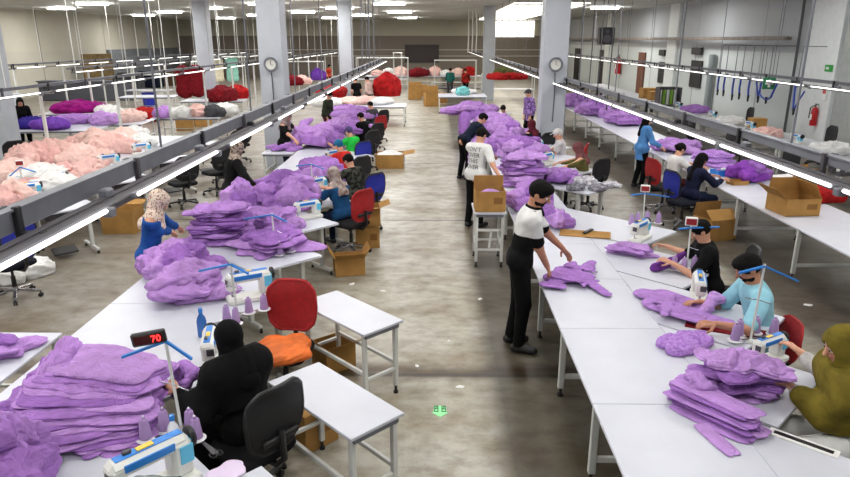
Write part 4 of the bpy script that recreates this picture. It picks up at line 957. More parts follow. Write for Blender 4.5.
chair('r', (2.98, 5.42), (-.97, .05), 'red office chair under the man in light blue').scale = (.86, .86, .76)
chair('k', (3.02, 3.88), (-.97, .2), 'black office chair under the woman in the olive scarf')
chair('b', (-5.4, 7.75), (-.9, .4), 'blue backed office chair alone on the floor at the left edge')
chair('k', (-5.0, 12.6), (-.7, .7), 'black office chair beside the carton near the woman in blue')
chair('k', (-4.9, 14.9), (-.8, .6), 'black office chair on the floor behind the black dressed woman')
for i, (x, y, lb) in enumerate(((-4.7, 13.7, 'black office chair third along the floor behind the left trunking'), (-5.1, 16.3, 'black office chair fourth along the floor behind the left trunking'), (-9.4, 11.5, 'black office chair behind the pink garments at the left'), (-9.6, 14.5, 'black office chair beyond the pink garments near the violet heap'), (10.2, 12.4, 'black office chair by the right wall line at the picture edge'), (7.7, 13.6, 'black office chair in front of the wall line, nearest the right edge'), (7.7, 16.4, 'black office chair in front of the wall line below the hoses'), (7.7, 19.2, 'black office chair in front of the wall line below the grey pipe'))):
    chair('k', (x, y), (-.8, .6) if x < 0 else (1, .2), lb)
chair('k', (-5.3, 17.5), (-.8, .6), 'black office chair by the left pale column foot')

# ------------------------------------------------------------------ people
def man(label, loc, face, Rw=None, Lw=None, **k):
    rz = ang(face); M = Matrix.Rotation(-rz, 3, 'Z')
    for n_, w_ in (('R', Rw), ('L', Lw)):
        if w_ is not None: k[n_] = tuple(M @ (Vector(w_) - Vector((loc[0], loc[1], 0))))
    return person(label, loc, face, **k)
BLK = fab('black_cloth', (13, 13, 14)); DNV = fab('dark_navy_cloth', (20, 28, 46)); WHT = fab('white_cotton', (226, 226, 224), var=.06)
DENIM = fab('denim_trousers', (34, 44, 72)); GREYT = fab('grey_trousers', (70, 70, 74))
pol = man('standing bearded man in a black and white polo working at the right bench', (.89, 6.42), (1, -.1), Rw=at(550, 275, .83), Lw=at(576, 264, .83), H=1.92, lean=11, head=(24, 20), top=BLK, top2=WHT, bottom=BLK, beard=True, polo=True, sleeve=.78, h=.012, skin=SKIN_D, curl=.5, legs=((.10, .02, .09), (-.12, -.06, .09)))
tee = man('standing man in a white T-shirt with black lettering on the back', (.72, 11.2), (.62, .78), Rw=at(500, 178, .98), Lw=at(512, 163, .98), H=1.80, lean=9, head=(28, 5), top=WHT, bottom=BLK, sleeve=.8, h=.014, top_len=.06)
man('person in dark clothes bending over the right bench above the white T-shirt man', (.70, 15.3), (.9, .42), Rw=(1.45, 15.5, .9), Lw=(1.4, 16.0, .9), H=1.78, lean=46, head=(20, 0), top=DNV, bottom=BLK, sleeve=1.6, h=.018)
man('seated woman in a black headscarf and black dress with her back to us', (-1.30, 4.02), (-.78, .62), Rw=at(198, 372, .88), Lw=at(178, 392, .88), sit=True, H=1.72, lean=14, head=(24, 18), top=BLK, bottom=BLK, hair='hijab', hairm=fab('black_scarf', (11, 11, 12)), cape=BLK, capez=.34, sleeve=1.9, h=.012, fem=True, skirt=True)
SC1 = mat('dotted_cream_scarf', (224, 206, 190), .9, rgb2=(130, 84, 70), vscale=55, spots=(.40, .47), bump=.2)
man('standing woman in a denim blue shirt and dotted cream headscarf', (-3.20, 6.90), (1, .12), Rw=at(180, 236, .92), Lw=at(184, 231, .92), H=1.68, lean=12, head=(38, -15), top=fab('denim_blue_shirt', (36, 84, 158)), bottom=DENIM, hair='hijab', hairm=SC1, sleeve=1.75, h=.012, fem=True, top_len=.12)
SC2 = mat('grey_patterned_scarf', (176, 160, 146), .9, rgb2=(84, 72, 66), vscale=26, spots=(.4, .52), bump=.2)
man('standing woman in black with a patterned grey brown headscarf', (-3.22, 10.05), (.85, .5), Rw=at(262, 196, .95), Lw=at(250, 186, .95), H=1.74, lean=10, head=(25, -35), top=BLK, bottom=BLK, hair='hijab', hairm=SC2, scarfz=.015, sleeve=1.8, h=.014, fem=True, top_len=.35)
man('standing person in a black T-shirt holding up a lilac garment', (-3.52, 15.2), (1, -.3), Rw=at(296, 141, 1.0), Lw=at(303, 129, 1.05), H=1.66, lean=6, head=(26, 0), top=BLK, bottom=DENIM, hair='hijab', hairm=fab('mauve_grey_scarf', (150, 128, 128)), sleeve=.8, h=.016, fem=True)
man('standing person in dark green and maroon beyond the black T-shirt worker', (-3.45, 21.0), (.9, -.4), H=1.68, lean=8, head=(25, 0), top=fab('dark_green_top', (48, 52, 40)), bottom=fab('maroon_trousers', (84, 24, 44)), sleeve=1.6, h=.022, fem=True)
man('seated worker in a bright green top with a purple cap', (-1.86, 14.9), (-.75, .6), sit=True, H=1.66, lean=10, head=(25, 0), Rw=(-2.3, 15.3, .9), Lw=(-2.45, 15.0, .9), top=fab('bright_green_top', (40, 190, 70)), bottom=DENIM, hair='cap', hairm=fab('purple_cap', (92, 78, 128)), h=.018)
man('seated worker in a red top with a teal cap', (-1.78, 12.8), (-.75, .6), sit=True, H=1.68, lean=12, head=(25, 0), Rw=(-2.2, 13.3, .9), Lw=(-2.35, 13.0, .9), top=fab('red_top', (198, 44, 40)), bottom=BLK, hair='cap', hairm=fab('teal_cap', (38, 110, 150)), h=.018)
man('seated woman in a grey headscarf with teal vest and white sleeves', (-1.42, 9.85), (-.8, .6), sit=True, H=1.70, lean=14, head=(28, 5), Rw=(-1.85, 10.35, .9), Lw=(-1.95, 10.0, .9), top=fab('teal_vest', (30, 78, 124)), bottom=DENIM, hair='hijab', hairm=mat('grey_brown_scarf', (178, 166, 160), .9, rgb2=(112, 92, 84), vscale=14, bump=.2), sleeve=.55, h=.014, fem=True, skin=SKIN)
man('seated worker in dark camouflage with a pink collar', (-1.36, 11.2), (-.75, .65), sit=True, H=1.66, lean=16, head=(30, 0), Rw=(-1.8, 11.6, .9), Lw=(-1.95, 11.4, .9), top=mat('dark_camouflage', (64, 66, 56), .9, rgb2=(26, 26, 26), vscale=14, spots=(.45, .52)), bottom=BLK, h=.018, sleeve=1.6)
man('seated worker in black beyond the green top, left of the aisle', (-1.9, 17.9), (-.75, .6), sit=True, H=1.66, lean=12, head=(25, 0), top=BLK, bottom=BLK, h=.024, sleeve=1.6)
man('seated worker in dark grey farthest along the left of the aisle', (-1.95, 21.2), (-.75, .6), sit=True, H=1.66, lean=12, head=(25, 0), top=GREYT, bottom=BLK, h=.024, sleeve=1.6)
man('seated woman in an olive top and dusty mauve headscarf', (2.96, 12.6), (-.92, .3), sit=True, H=1.66, lean=13, head=(30, 8), Rw=at(547, 165, .88), Lw=at(552, 172, .88), top=fab('olive_top', (108, 102, 56)), bottom=BLK, hair='hijab', hairm=fab('dusty_mauve_scarf', (120, 74, 76)), sleeve=1.7, h=.015, fem=True)
man('seated worker in navy with a dark red headscarf by the right column', (2.46, 16.0), (-.5, .85), sit=True, H=1.68, lean=10, head=(20, 0), top=DNV, bottom=DENIM, hair='hijab', hairm=fab('dark_red_scarf', (92, 32, 44)), sleeve=1.6, h=.018, fem=True)
man('seated worker with a white cap and pale top before the right column', (2.86, 14.5), (-.9, .2), sit=True, H=1.70, lean=8, head=(25, 0), Rw=(2.45, 14.7, .9), Lw=(2.45, 14.4, .9), top=fab('pale_top', (206, 204, 206)), bottom=DENIM, hair='cap', hairm=fab('white_cap', (226, 224, 220)), h=.018)
man('seated worker in white among purple piles left of the right column', (2.2, 20.6), (-.4, -.9), sit=True, H=1.66, lean=18, head=(35, 0), top=WHT, bottom=GREYT, h=.022, sleeve=1.5)
man('standing worker in a lilac plaid coat and dark hat by the right column', (3.1, 21.5), (-.8, -.4), H=1.72, lean=5, head=(20, 0), top=mat('lilac_plaid', (160, 128, 190), .9, rgb2=(92, 60, 120), vscale=20, spots=(.45, .55)), bottom=BLK, hair='cap', hairm=fab('charcoal_hat', (66, 64, 70)), h=.022, sleeve=1.7, top_len=.2)
man('standing woman with long dark hair in a light blue coat', (4.60, 14.45), (1, .1), H=1.70, lean=4, head=(15, 0), Rw=(4.98, 14.3, .95), Lw=(5.0, 14.6, .95), top=fab('light_blue_coat', (92, 150, 214)), bottom=BLK, hair='long', sleeve=1.75, h=.014, fem=True, top_len=.22)
man('seated woman in a white top with her hair in a bun', (4.56, 12.45), (1, .3), sit=True, H=1.70, lean=12, head=(25, 0), Rw=(5.15, 12.4, .85), Lw=(5.1, 12.8, .85), top=WHT, bottom=fab('maroon_skirt', (78, 28, 34)), hair='bun', sleeve=.9, h=.014, fem=True)
man('seated woman with long dark hair in black and blue', (4.52, 11.3), (1, .3), sit=True, H=1.70, lean=12, head=(25, 0), Rw=(5.1, 11.3, .85), Lw=(5.05, 11.65, .85), top=fab('black_blue_top', (30, 34, 60)), bottom=DENIM, hair='long', sleeve=1.6, h=.014, fem=True)
man('seated man in a black shirt behind the red counter', (3.10, 6.86), (-.96, .12), sit=True, H=1.74, lean=13, head=(30, 0), Rw=at(666, 246, .86), Lw=at(672, 263, .88), top=BLK, bottom=DENIM, sleeve=.9, h=.012, skin=SKIN)
cy = man('seated bearded man in a light blue shirt at the right sewing tables', (3.03, 5.52), (-.97, .08), sit=True, H=1.88, lean=15, head=(28, -4), Rw=at(699, 302, .84), Lw=at(716, 324, .86), top=fab('light_blue_shirt', (150, 204, 220), var=.08), bottom=DENIM, beard=True, sleeve=.85, h=.012, skin=SKIN_D)
OLV = fab('olive_scarf', (122, 108, 40), var=.2)
ov = man('seated woman in an olive headscarf and cape at the right edge', (2.87, 3.92), (-.97, .1), sit=True, H=1.90, lean=10, head=(16, 0), Rw=at(800, 352, .92), Lw=at(789, 384, .90), top=fab('white_grey_top', (206, 202, 200), rgb2=(150, 146, 146), vscale=12), bottom=WHT, hair='hijab', hairm=OLV, cape=OLV, capez=.36, sleeve=1.75, h=.012, fem=True)
man('standing person in black with a white strap at the far left', (-12.1, 19.1), (.6, -.8), H=1.66, lean=12, head=(30, 0), top=BLK, bottom=BLK, hair='long', sleeve=1.7, h=.022, fem=True)
man('standing person in a black shirt far down the left line', (-3.4, 29.0), (-.6, .8), H=1.68, lean=8, head=(25, 0), top=BLK, bottom=BLK, h=.026)
man('standing person in pale pink next to the far black shirt', (-2.9, 29.6), (-.8, .4), H=1.68, lean=8, head=(25, 0), top=fab('pale_pink_top', (226, 196, 188)), bottom=BLK, h=.026, sleeve=1.5)
man('distant woman with dark hair in an orange red top', (-7.0, 44.0), (.8, -.5), H=1.68, lean=5, head=(20, 0), top=fab('orange_red_top', (196, 70, 50)), bottom=BLK, hair='long', h=.03, fem=True)
man('standing person in a teal green apron by the far white rack', (.86, 38.2), (.3, .9), H=1.70, lean=5, head=(20, 0), top=fab('teal_green_apron', (40, 104, 98)), bottom=GREYT, h=.028, sleeve=1.2)
man('standing person in red and black beside the teal apron', (1.75, 37.6), (-.5, .8), H=1.70, lean=5, head=(20, 0), top=fab('red_black_top', (186, 46, 36), rgb2=(30, 20, 20), vscale=6), bottom=BLK, h=.028, sleeve=1.5)

# lettering on the white T-shirt, laid onto its back
def letter(person_root, part, lines, size, top_z, lead, x0=0.0):
    sh = [c for c in KIDS(person_root) if c.name.split('.')[0] == part][0]; me = sh.data
    bv = BVHTree.FromPolygons([v.co for v in me.vertices], [tuple(p.vertices) for p in me.polygons])
    for i, s in enumerate(lines):
        m = text_mesh(s, size); vs = []
        for v in m.vertices:
            # seen from behind: text runs along -X in the wearer's frame
            o = Vector((x0 - (-v.co.x), -1.2, top_z - i * lead + v.co.y)); hit = bv.ray_cast(o, Vector((0, 1, 0)), 3)
            y = hit[0].y - .006 if hit[0] is not None else -.12
            vs.append((o.x, y, o.z))
        for v, c in zip(m.vertices, vs): v.co = c
        m.materials.append(BLACK); obj('printed_lettering', m, person_root)
letter(tee, 'shirt', ["I DN'T", 'OVER', 'THIS', 'OVER'], .098, 1.36, .10, -.015)
# ------------------------------------------------------------------ garments
# the big fanned stack on the left bench
gl, gg = 'folded lilac sweatshirt in the large fanned stack at the bottom left', 'fanned stack of folded lilac sweatshirts at the bottom left'
r = random.Random(9)
def quad(p, q_, s_, t): return p * (1 - t) * (1 - 2 * t) + q_ * 4 * t * (1 - t) + s_ * t * (2 * t - 1)
ZA, ZB, ZM = .756, .99, .87
for i in range(18):
    t = i / 17; zz = .752 + i * .0135
    A_ = quad(at(92, 447, ZA), at(34, 408, ZM), at(62, 358, ZB), t); B_ = quad(at(146, 424, ZA), at(156, 400, ZM), at(154, 372, ZB), t); c = (A_ + B_) / 2; d = B_ - A_
    cloth_obj('folded_sweatshirt', (c.x + r.uniform(-.015, .015), c.y + r.uniform(-.01, .01), zz), math.atan2(d.y, d.x) + r.uniform(-.03, .03), LILAC[i % 5], gl, 'garment', gg, (.03, -.02),
              rx=math.hypot(d.x, d.y) / 2 * r.uniform(.98, 1.06), ry=.21 + .05 * math.sin(t * 3.1), h=.017 + (.022 if i == 17 else 0), seed=100 + i, ex=7, fold=.006, layers=1, irr=.09, dome=.3, freq=.8, nu=200)
for i in range(5):
    cloth_obj('folded_sweatshirt', (-2.80 + .03 * i, 4.02 + .05 * i, .80 + .042 * i), 1.2 + .15 * i, LILAC[(i + 1) % 5], gl, 'garment', gg, (.1, -.15), rx=.22, ry=.10, h=.06, seed=140 + i, ex=3, fold=.022, layers=2, dome=.4)
heap_of((-2.62, 3.06, .752), .42, .30, .40, 6, 'crumpled lilac garment in the heap at the bottom left corner', 'heap of lilac garments in the bottom left corner', 21, fold=0.028, freq=0.8)
heap_of((-2.95, 3.35, .752), .26, .26, .40, 5, 'crumpled lilac garment left of the fanned stack', 'heap of lilac garments left of the fanned stack', 22, fold=0.026, freq=0.8)
pile((-3.62, 4.72, .752), .26, .2, .15, 3, .3, 'lilac garment on the side table at the left edge', 'lilac garments on the left edge side table', 23)
heap_of((-2.78, 6.62, .752), .34, .30, .34, 7, 'lilac garment in the pile under the hands of the woman in blue', 'pile in front of the woman in blue', 24, fold=0.024, freq=0.8)
pile((-2.46, 6.02, .752), .36, .30, .24, 3, .2, 'lilac garment spread over the bench seam in front of the blue shirt', 'lilac garments spread over the bench seam', 25, fold=.03, layers=0, lastdome=.9, freq=.7)
pile((-2.72, 7.90, .752), .37, .30, .46, 9, .25, 'folded lilac garment in the tall layered stack beside the woman in blue', 'tall layered stack beside the woman in blue', 26, fold=.018, shrink=.15, layers=2, rzj=.2)
heap_of((-2.90, 9.45, .752), .27, .24, .42, 6, 'lilac garment in the stack before the woman in black', 'stack before the woman in black', 27, fold=0.022, freq=0.8)
heap_of((-2.28, 9.7, .752), .42, .42, .46, 10, 'lilac garment in the broad heap left of the grey headscarf', 'broad heap left of the grey headscarf', 28, fold=0.03, freq=0.8)
pile((-1.98, 7.55, .755), .40, .40, .20, 4, .78, 'lilac garment flat on the table behind the red chair machine', 'lilac garments flat behind the red chair machine', 29, fold=.016, ex=4)
heap_of((-2.22, 8.5, .752), .36, .30, .26, 6, 'lilac garment below the broad heap', 'lilac garments below the broad heap', 41, fold=0.024, freq=0.8)
heap_of((-2.05, 11.7, .755), .40, .45, .34, 8, 'lilac garment in the heap left of the red top', 'heap left of the red top worker', 30, fold=0.03, freq=0.8)
heap_of((-3.5, 15.05, .752), .36, .36, .14, 4, 'lilac garment on the side table near the black T-shirt worker', 'lilac garments near the black T-shirt worker', 31, fold=0.024, freq=0.8)
heap_of((-2.85, 15.7, .752), .55, .6, .42, 9, 'lilac garment in the heap beside the black T-shirt worker', 'heap beside the black T-shirt worker', 32, fold=0.034, freq=0.8)
heap_of((-2.55, 18.2, .752), .5, .75, .34, 8, 'lilac garment in the heap behind the worker in green', 'heap behind the worker in green', 33, fold=0.036, freq=0.8)
heap_of((-2.75, 21.6, .752), .55, .9, .34, 8, 'lilac garment in the farthest heap on the left bench', 'farthest heap on the left bench', 34, fold=0.04, freq=0.8)
# small lilac heap of the black dressed woman's work and held pieces
def soft(name, pts, label, material, h=.012, k=.04, wr=.006, seed=1, wf=26, cat='garment', flat=None, cuts=()):
    mb = MB(); o = Vector(pts[0][0]); o.z = 0
    pr = [cap(Vector(a) - o, Vector(b) - o, ra, rb, flat, 4.0 if flat else 1.0) for a, b, ra, rb in pts]
    mb.add(*implicit(pr, h, k, cuts, wr=wr, seed=seed, wfreq=wf)); ob = mb.build(name, material, None, 80); ob.location = o; return tag(ob, label, cat)
z = .80
A = lambda x, y, z=.79: at(x, y, z)
soft('sweatshirt', [(A(556, 278), A(584, 276), .14, .12), (A(564, 270, .80), A(588, 268, .80), .11, .08), (A(586, 280), A(607, 294, .775), .07, .05), (A(588, 266, .80), A(592, 262, .80), .07, .05), (A(546, 284, .79), A(560, 286, .79), .07, .07), (A(556, 272, .83), A(580, 281, .82), .05, .04), (A(570, 264, .82), A(582, 275, .82), .05, .04), (A(552, 276, .835), A(590, 284, .80), .03, .02), (A(560, 270, .845), A(598, 281, .80), .03, .02), (A(566, 265, .85), A(596, 272, .81), .03, .02), (A(574, 262, .83), A(584, 286, .80), .03, .02)], 'lilac sweatshirt spread out by the man in the polo', LILAC[1], wr=.006, k=.03, seed=3, flat=(0, 0, 1), h=.009, wf=30, cuts=[((0, 0, .752), (0, 0, -1))])
soft('sweatshirt', [(at(176, 384, .80), at(184, 368, .90), .05, .05), (at(184, 368, .90), at(196, 374, .92), .05, .045), (at(178, 392, .78), at(186, 384, .86), .05, .045)], 'lilac garment gripped by the seated woman in black', LILAC[1], seed=4, cuts=[((0, 0, .754), (0, 0, -1))])
soft('sweatshirt', [(at(297, 142, .9), at(304, 124, 1.15), .12, .09), (at(304, 124, 1.15), at(311, 120, 1.2), .09, .05), (at(294, 146, .78), at(297, 142, .9), .14, .12)], 'lilac garment held up by the black T-shirt worker', LILAC[0], h=.02, wr=.02, seed=5, cuts=[((0, 0, .754), (0, 0, -1))])
soft('sweatshirt', [(A(655, 268), A(672, 262, .84), .05, .05), (A(672, 262, .84), A(684, 254, .86), .045, .03)], 'purple garment in the hands of the man in the black shirt', fab('deep_purple', (118, 60, 150)), seed=6, cuts=[((0, 0, .754), (0, 0, -1))])
soft('sweatshirt', [(A(658, 304, .78), A(700, 318, .78), .15, .13), (A(646, 294, .78), A(668, 298, .78), .12, .12), (A(664, 294, .80), A(704, 308, .80), .11, .09), (A(700, 316), A(728, 322), .09, .06), (A(652, 300, .81), A(690, 309, .81), .05, .05), (A(665, 312, .80), A(702, 322, .80), .05, .05), (A(650, 296, .83), A(700, 311, .82), .03, .025), (A(655, 301, .835), A(704, 317, .82), .03, .025), (A(672, 295, .84), A(664, 314, .83), .04, .04), (A(660, 306, .83), A(712, 322, .80), .03, .02)], 'lilac garment pulled across the table by the man in light blue', LILAC[0], wr=.008, k=.03, seed=8, wf=30, flat=(0, 0, 1), h=.009, cuts=[((0, 0, .752), (0, 0, -1))])
soft('sweatshirt', [(A(704, 312), A(714, 298, .86), .05, .05), (A(714, 298, .86), A(722, 300, .86), .05, .035)], 'lilac sleeve held under the needle by the man in light blue', LILAC[2], wr=.008, seed=9, cuts=[((0, 0, .752), (0, 0, -1))])
cloth_obj('garment', A(686, 346, .752), .5, PALE_L, 'pale lilac inside-out garment lying flat between the two near stacks', 'garment', rx=.27, ry=.14, h=.07, seed=61, ex=2.6, fold=.016, layers=0, freq=1.6)
pile(A(631, 254, .752), .24, .15, .13, 4, -.6, 'lilac garment in the small stack near the brown paper', 'small stack near the brown paper', 35, fold=.014, ex=3)
pile((2.22, 4.24, .752), .29, .18, .26, 6, -.22, 'folded lilac garment in the stack beside the olive caped woman', 'stack beside the olive caped woman', 36, fold=.020, shrink=.05, jit=.02, ex=3.2, rzj=.12, layers=2, lastdome=.9)
gl, gg = 'folded lilac strip in the long bundle at the bottom right', 'long bundle of lilac strips at the bottom right'
a_, b_ = A(680, 402, .76), A(754, 437, .76); c_ = (a_ + b_) / 2; d_ = b_ - a_
for i in range(10):
    cloth_obj('sleeve_strip', (c_.x + .02 * ((i * 7) % 5 - 2), c_.y + .012 * ((i * 2) % 3) + .012 * i - .03, .752 + i * .0135), math.atan2(d_.y, d_.x) + .03 * ((i % 3) - 1), LILAC[i % 5], gl, 'garment', gg, (0, 0), rx=d_.length * (.50 + .02 * ((i * 3) % 4)), ry=.085, h=.0145, seed=170 + i, ex=9, fold=.0045, layers=1, irr=.04, dome=.25, freq=.8, nu=200)
pile(A(690, 397, .752), .12, .13, .16, 3, .9, 'lilac bundle end twisted at the head of the strips', 'twisted ends of the lilac strip bundle', 39, fold=.018, ex=3)
a_, b_ = A(699, 424, .76), A(735, 455, .76); c_ = (a_ + b_) / 2; d_ = b_ - a_
cloth_obj('sleeve_strip', (c_.x, c_.y, .7525), math.atan2(d_.y, d_.x), LILAC[2], 'single lilac strip sticking out of the bundle towards the bottom edge', 'garment', rx=d_.length * .5, ry=.052, h=.016, seed=190, ex=6, fold=.003, layers=0, irr=.02)
# right bench, further away
pile((1.58, 11.5, .752), .40, .44, .50, 8, .3, 'lilac garment in the tall stack right of the white T-shirt', 'tall stack right of the white T-shirt', 42, fold=.026, shrink=.22, layers=2)
heap_of((1.45, 9.55, .752), .28, .38, .36, 7, 'lilac garment in the pile behind the polo man\'s head', 'pile behind the polo man', 43, fold=0.026, freq=0.8)
heap_of((1.62, 8.62, .752), .22, .22, .24, 5, 'lilac garment in the small pile in front of the polo man\'s chin', 'small pile beyond the polo man', 44, fold=0.024, freq=0.8)
heap_of((2.25, 11.6, .755), .36, .32, .22, 6, 'lilac garment in the low stack left of the olive top', 'low stack left of the olive top', 45, fold=0.022, freq=0.8)
heap_of((1.85, 14.2, .752), .55, .55, .36, 10, 'lilac garment in the wide heap right of the bending person', 'wide heap right of the bending person', 46, fold=0.034, freq=0.8)
heap_of((1.75, 16.7, .752), .5, .7, .44, 10, 'lilac garment in the heap left of the navy worker', 'heap left of the navy worker', 47, fold=0.036, freq=0.8)
heap_of((1.75, 19.2, .752), .5, .6, .36, 8, 'lilac garment in the heap before the white seated worker', 'heap before the white seated worker', 48, fold=0.036, freq=0.8)
heap_of((1.25, 22.2, .752), .75, .85, .36, 10, 'lilac garment in the heap at the far end of the right bench', 'heap at the far end of the right bench', 49, fold=0.04, freq=0.8)
soft('garment', [((.98, 15.0, .35), (1.0, 15.2, .8), .16, .2), ((.86, 14.4, .25), (.95, 14.8, .75), .12, .15), ((.95, 15.3, .8), (1.3, 15.4, .85), .18, .2)], 'lilac garments hanging over the bench edge beside the bending person', LILAC[4], h=.022, wr=.03, seed=12, wf=14)
soft('garment', [((.98, 20.6, .4), (1.0, 21.0, .8), .14, .2), ((.9, 21.5, .3), (1.0, 21.8, .8), .12, .18)], 'lilac garments hanging over the far bench end', LILAC[3], h=.03, wr=.03, seed=13, wf=12)
# far right worktables
for i, (px, py, rx, ry, Ht, n) in enumerate(((573, 106, .7, .8, .40, 5), (600, 115, .6, .8, .45, 5), (628, 124, .55, .7, .36, 4))):
    p = at(px, py, .752); heap_of((max(5.4, p.x), p.y, .752), rx, ry, Ht, n + 3, 'lilac garment heaped on the far right worktables, %s' % ('next to the column', 'in the middle heap', 'nearest the blue coat')[i], 'far right heap %s' % ('next to the column', 'in the middle', 'nearest the blue coat')[i], 50 + i, fold=.036)
heap_of((5.55, 14.9, .752), .45, .5, .24, 7, 'lilac garment in the heap before the woman in the blue coat', 'heap before the blue coat', 54, fold=0.03, freq=0.8)
pile((5.7, 13.3, .752), .4, .4, .22, 3, .1, 'pale lilac garment right of the blue coat', 'pale lilac garments right of the blue coat', 55, fold=.03, mats=[PALE_L])
heap_of((5.72, 11.7, .752), .34, .34, .34, 6, 'deep purple garment in the stack right of the long haired woman', 'deep purple stack right of the long haired woman', 56, fold=0.024, freq=0.8, mats=[fab('deep_violet', (138, 70, 176)), LILAC[3]])
pile((5.95, 10.7, .752), .2, .26, .1, 2, .3, 'pale lilac piece beside the red cloth', 'pale lilac pieces beside the red cloth', 57, mats=[PALE_L, LILAC[2]])
cloth_obj('folded_cloth', (6.15, 10.15, .752), .2, REDF, 'dark red cloth bundle on the right worktable under the tube light', 'cloth', rx=.30, ry=.22, h=.2, seed=58, ex=3, fold=.016, layers=2)
# right worktable things
carton('large open cardboard box on the right worktable', (5.30, 9.42), .52, .50, .25, .10, .752, True, (0, 1, 1, 1), (150, 78, 140, 60))
carton('open carton partly behind the large box on the right worktable', at(806, 187, .752), .34, .30, .22, .35, .752, True, (1, 1, 0, 0), (110, 100, 90, 90), False)
carton('tiny open cardboard tray on the right worktable', at(737, 184, .752), .30, .22, .07, .2, .752, True, (0, 0, 0, 0), mark=False)
def bottle(loc, label, col, s=1.0, z=.754):
    t = thing('bottle', label, 'bottle', (loc[0], loc[1], z)); m = MB(); m.lathe((0, 0, 0), [(.0, 0), (.033 * s, 0), (.036 * s, .01 * s), (.036 * s, .12 * s), (.03 * s, .15 * s), (.013 * s, .18 * s), (.013 * s, .2 * s), (0, .2 * s)], 14); m.build('bottle_body', col, t)
    m = MB(); m.cyl((0, 0, .19 * s), (0, 0, .225 * s), .016 * s, n=10); m.build('cap', BLUEP, t); return t
bottle(at(203, 336, .754), 'blue oil bottle beside the machine of the woman in black', mat('blue_bottle', (60, 120, 200), .15, trans=.3), 1.15)
bottle(at(819, 196, .752), 'clear water bottle with a pale blue label on the right worktable', mat('clear_blue_bottle', (150, 190, 220), .12, trans=.4), 1.5)
bottle((-1.62, 3.50), 'white bottle with a dark blue label beside the LED counter stand', mat('white_bottle', (228, 230, 236), .3), 1.0)
m = MB(); m.lathe((0, 0, .06), [(.0371, 0), (.0371, .05)], 14); lb = m.build('paper_label', mat('navy_label', (30, 60, 150), .5), [o for o in COL.objects if o.get('label', '').startswith('white bottle')][0])
for i, (px, py, c, lb, sz) in enumerate(((722, 175, BLUEP, 'blue plastic tray beside the long haired woman', (.34, .26, .10)), (745, 171, CYANP, 'light blue plastic tray right of the blue tray', (.34, .22, .09)), (826, 180, GREYM, 'grey tool tray on the right worktable', (.4, .25, .04)), (843, 175, DARKM, 'dark tool box at the right edge of the worktable', (.35, .25, .08)))):
    p = at(px, py, .752); t = thing('tray', lb, 'tray', (p.x, p.y, .752), .2); m = MB(); m.box((0, 0, .006), (sz[0], sz[1], .012))
    for y in (-1, 1): m.box((0, y * sz[1] / 2, sz[2] / 2), (sz[0], .012, sz[2]), 0, .003)
    for x in (-1, 1): m.box((x * sz[0] / 2, 0, sz[2] / 2), (.012, sz[1], sz[2]), 0, .003)
    m.build('tray_body', c, t)
    for k in range(4):
        m = MB(); m.ball((RND.uniform(-.1, .1), RND.uniform(-.06, .06), sz[2]), (.05, .04, .03)); m.build('content', [PAPER, CREAM, DARKM, LILAC[0]][k], t)
cloth_obj('paper_sheet', at(800, 177, .752), .3, PAPER, 'white sheet of pattern paper behind the large box', 'paper', rx=.5, ry=.28, h=.012, seed=77, ex=6, fold=.002, layers=0, irr=.02)
cloth_obj('scissors_case', at(743, 178, .752), .9, BLACK, 'small black tool lying on the right worktable', 'tool', rx=.09, ry=.02, h=.02, seed=78, ex=3, fold=.001, layers=0)
# brown paper patterns on the right bench
for i, (p, q, lb) in enumerate((((562, 231), (588, 236), 'brown paper pattern piece lying left on the right bench'), ((588, 233), (608, 238), 'brown paper pattern piece lying right on the right bench'))):
    a_, b_ = at(*p, .752), at(*q, .752); c_ = (a_ + b_) / 2
    m = MB(); m.box((0, 0, .004), ((b_ - a_).length * 1.05, .30, .008), 0, .002); o = m.build('pattern_piece', CARD); o.location = (c_.x, c_.y, .752 + i * .009); o.rotation_euler = (0, 0, -.25); tag(o, lb, 'paper pattern')
m = MB(); m.box((0, 0, .012), (.24, .05, .02), 0, .004); o = m.build('ruler', BLACK); o.location = tuple(at(588, 232, .77)); o.rotation_euler = (0, 0, .9); tag(o, 'small black tool on the brown paper patterns', 'tool')
# dark red mats and the slot at the near right tables
m = MB(); m.prism([(-.35, -.1), (.38, -.1), (.38, .12), (-.35, .12)], 0, .006); o = m.build('sewing_mat', DREDF); p = at(728, 330, .7525); o.location = tuple(p); o.rotation_euler = (0, 0, -.45); tag(o, 'dark red mat under the hands of the man in light blue', 'mat')
t = thing('drawer_slot', 'white framed black slot at the table edge in the bottom right corner', 'slot', tuple(at(803, 443, .752))); a_ = math.atan2(-.24, .27)
m = MB(); m.box((0, 0, .004), (.40, .09, .008), 0, .002, rz=a_); m.build('frame', PAPER, t); m = MB(); m.box((0, 0, .009), (.34, .035, .004), 0, 0, rz=a_); m.build('slot', BLACK, t)
# scraps heap on the angled table
for i, (px, py, rx, ry, h_, mm) in enumerate(((585, 184, .26, .22, .14, 'w'), (598, 190, .22, .2, .10, 'g'), (612, 186, .24, .2, .07, 'w'), (575, 190, .2, .14, .1, 'g'))):
    cloth_obj('fabric_scrap', at(px, py, .754), i, [mat('white_scrap', (214, 212, 216), .8, rgb2=(120, 118, 128), vscale=16), mat('grey_scrap', (150, 148, 158), .6, rgb2=(56, 56, 64), vscale=18)][mm == 'g'], 'white and grey scrap heaped on the angled table left of the aisle floor strip', 'scrap', 'white and grey scraps on the angled table', rx=rx * .72, ry=ry * .72, h=h_ * .8, seed=80 + i, fold=.025, layers=0, freq=1.5)
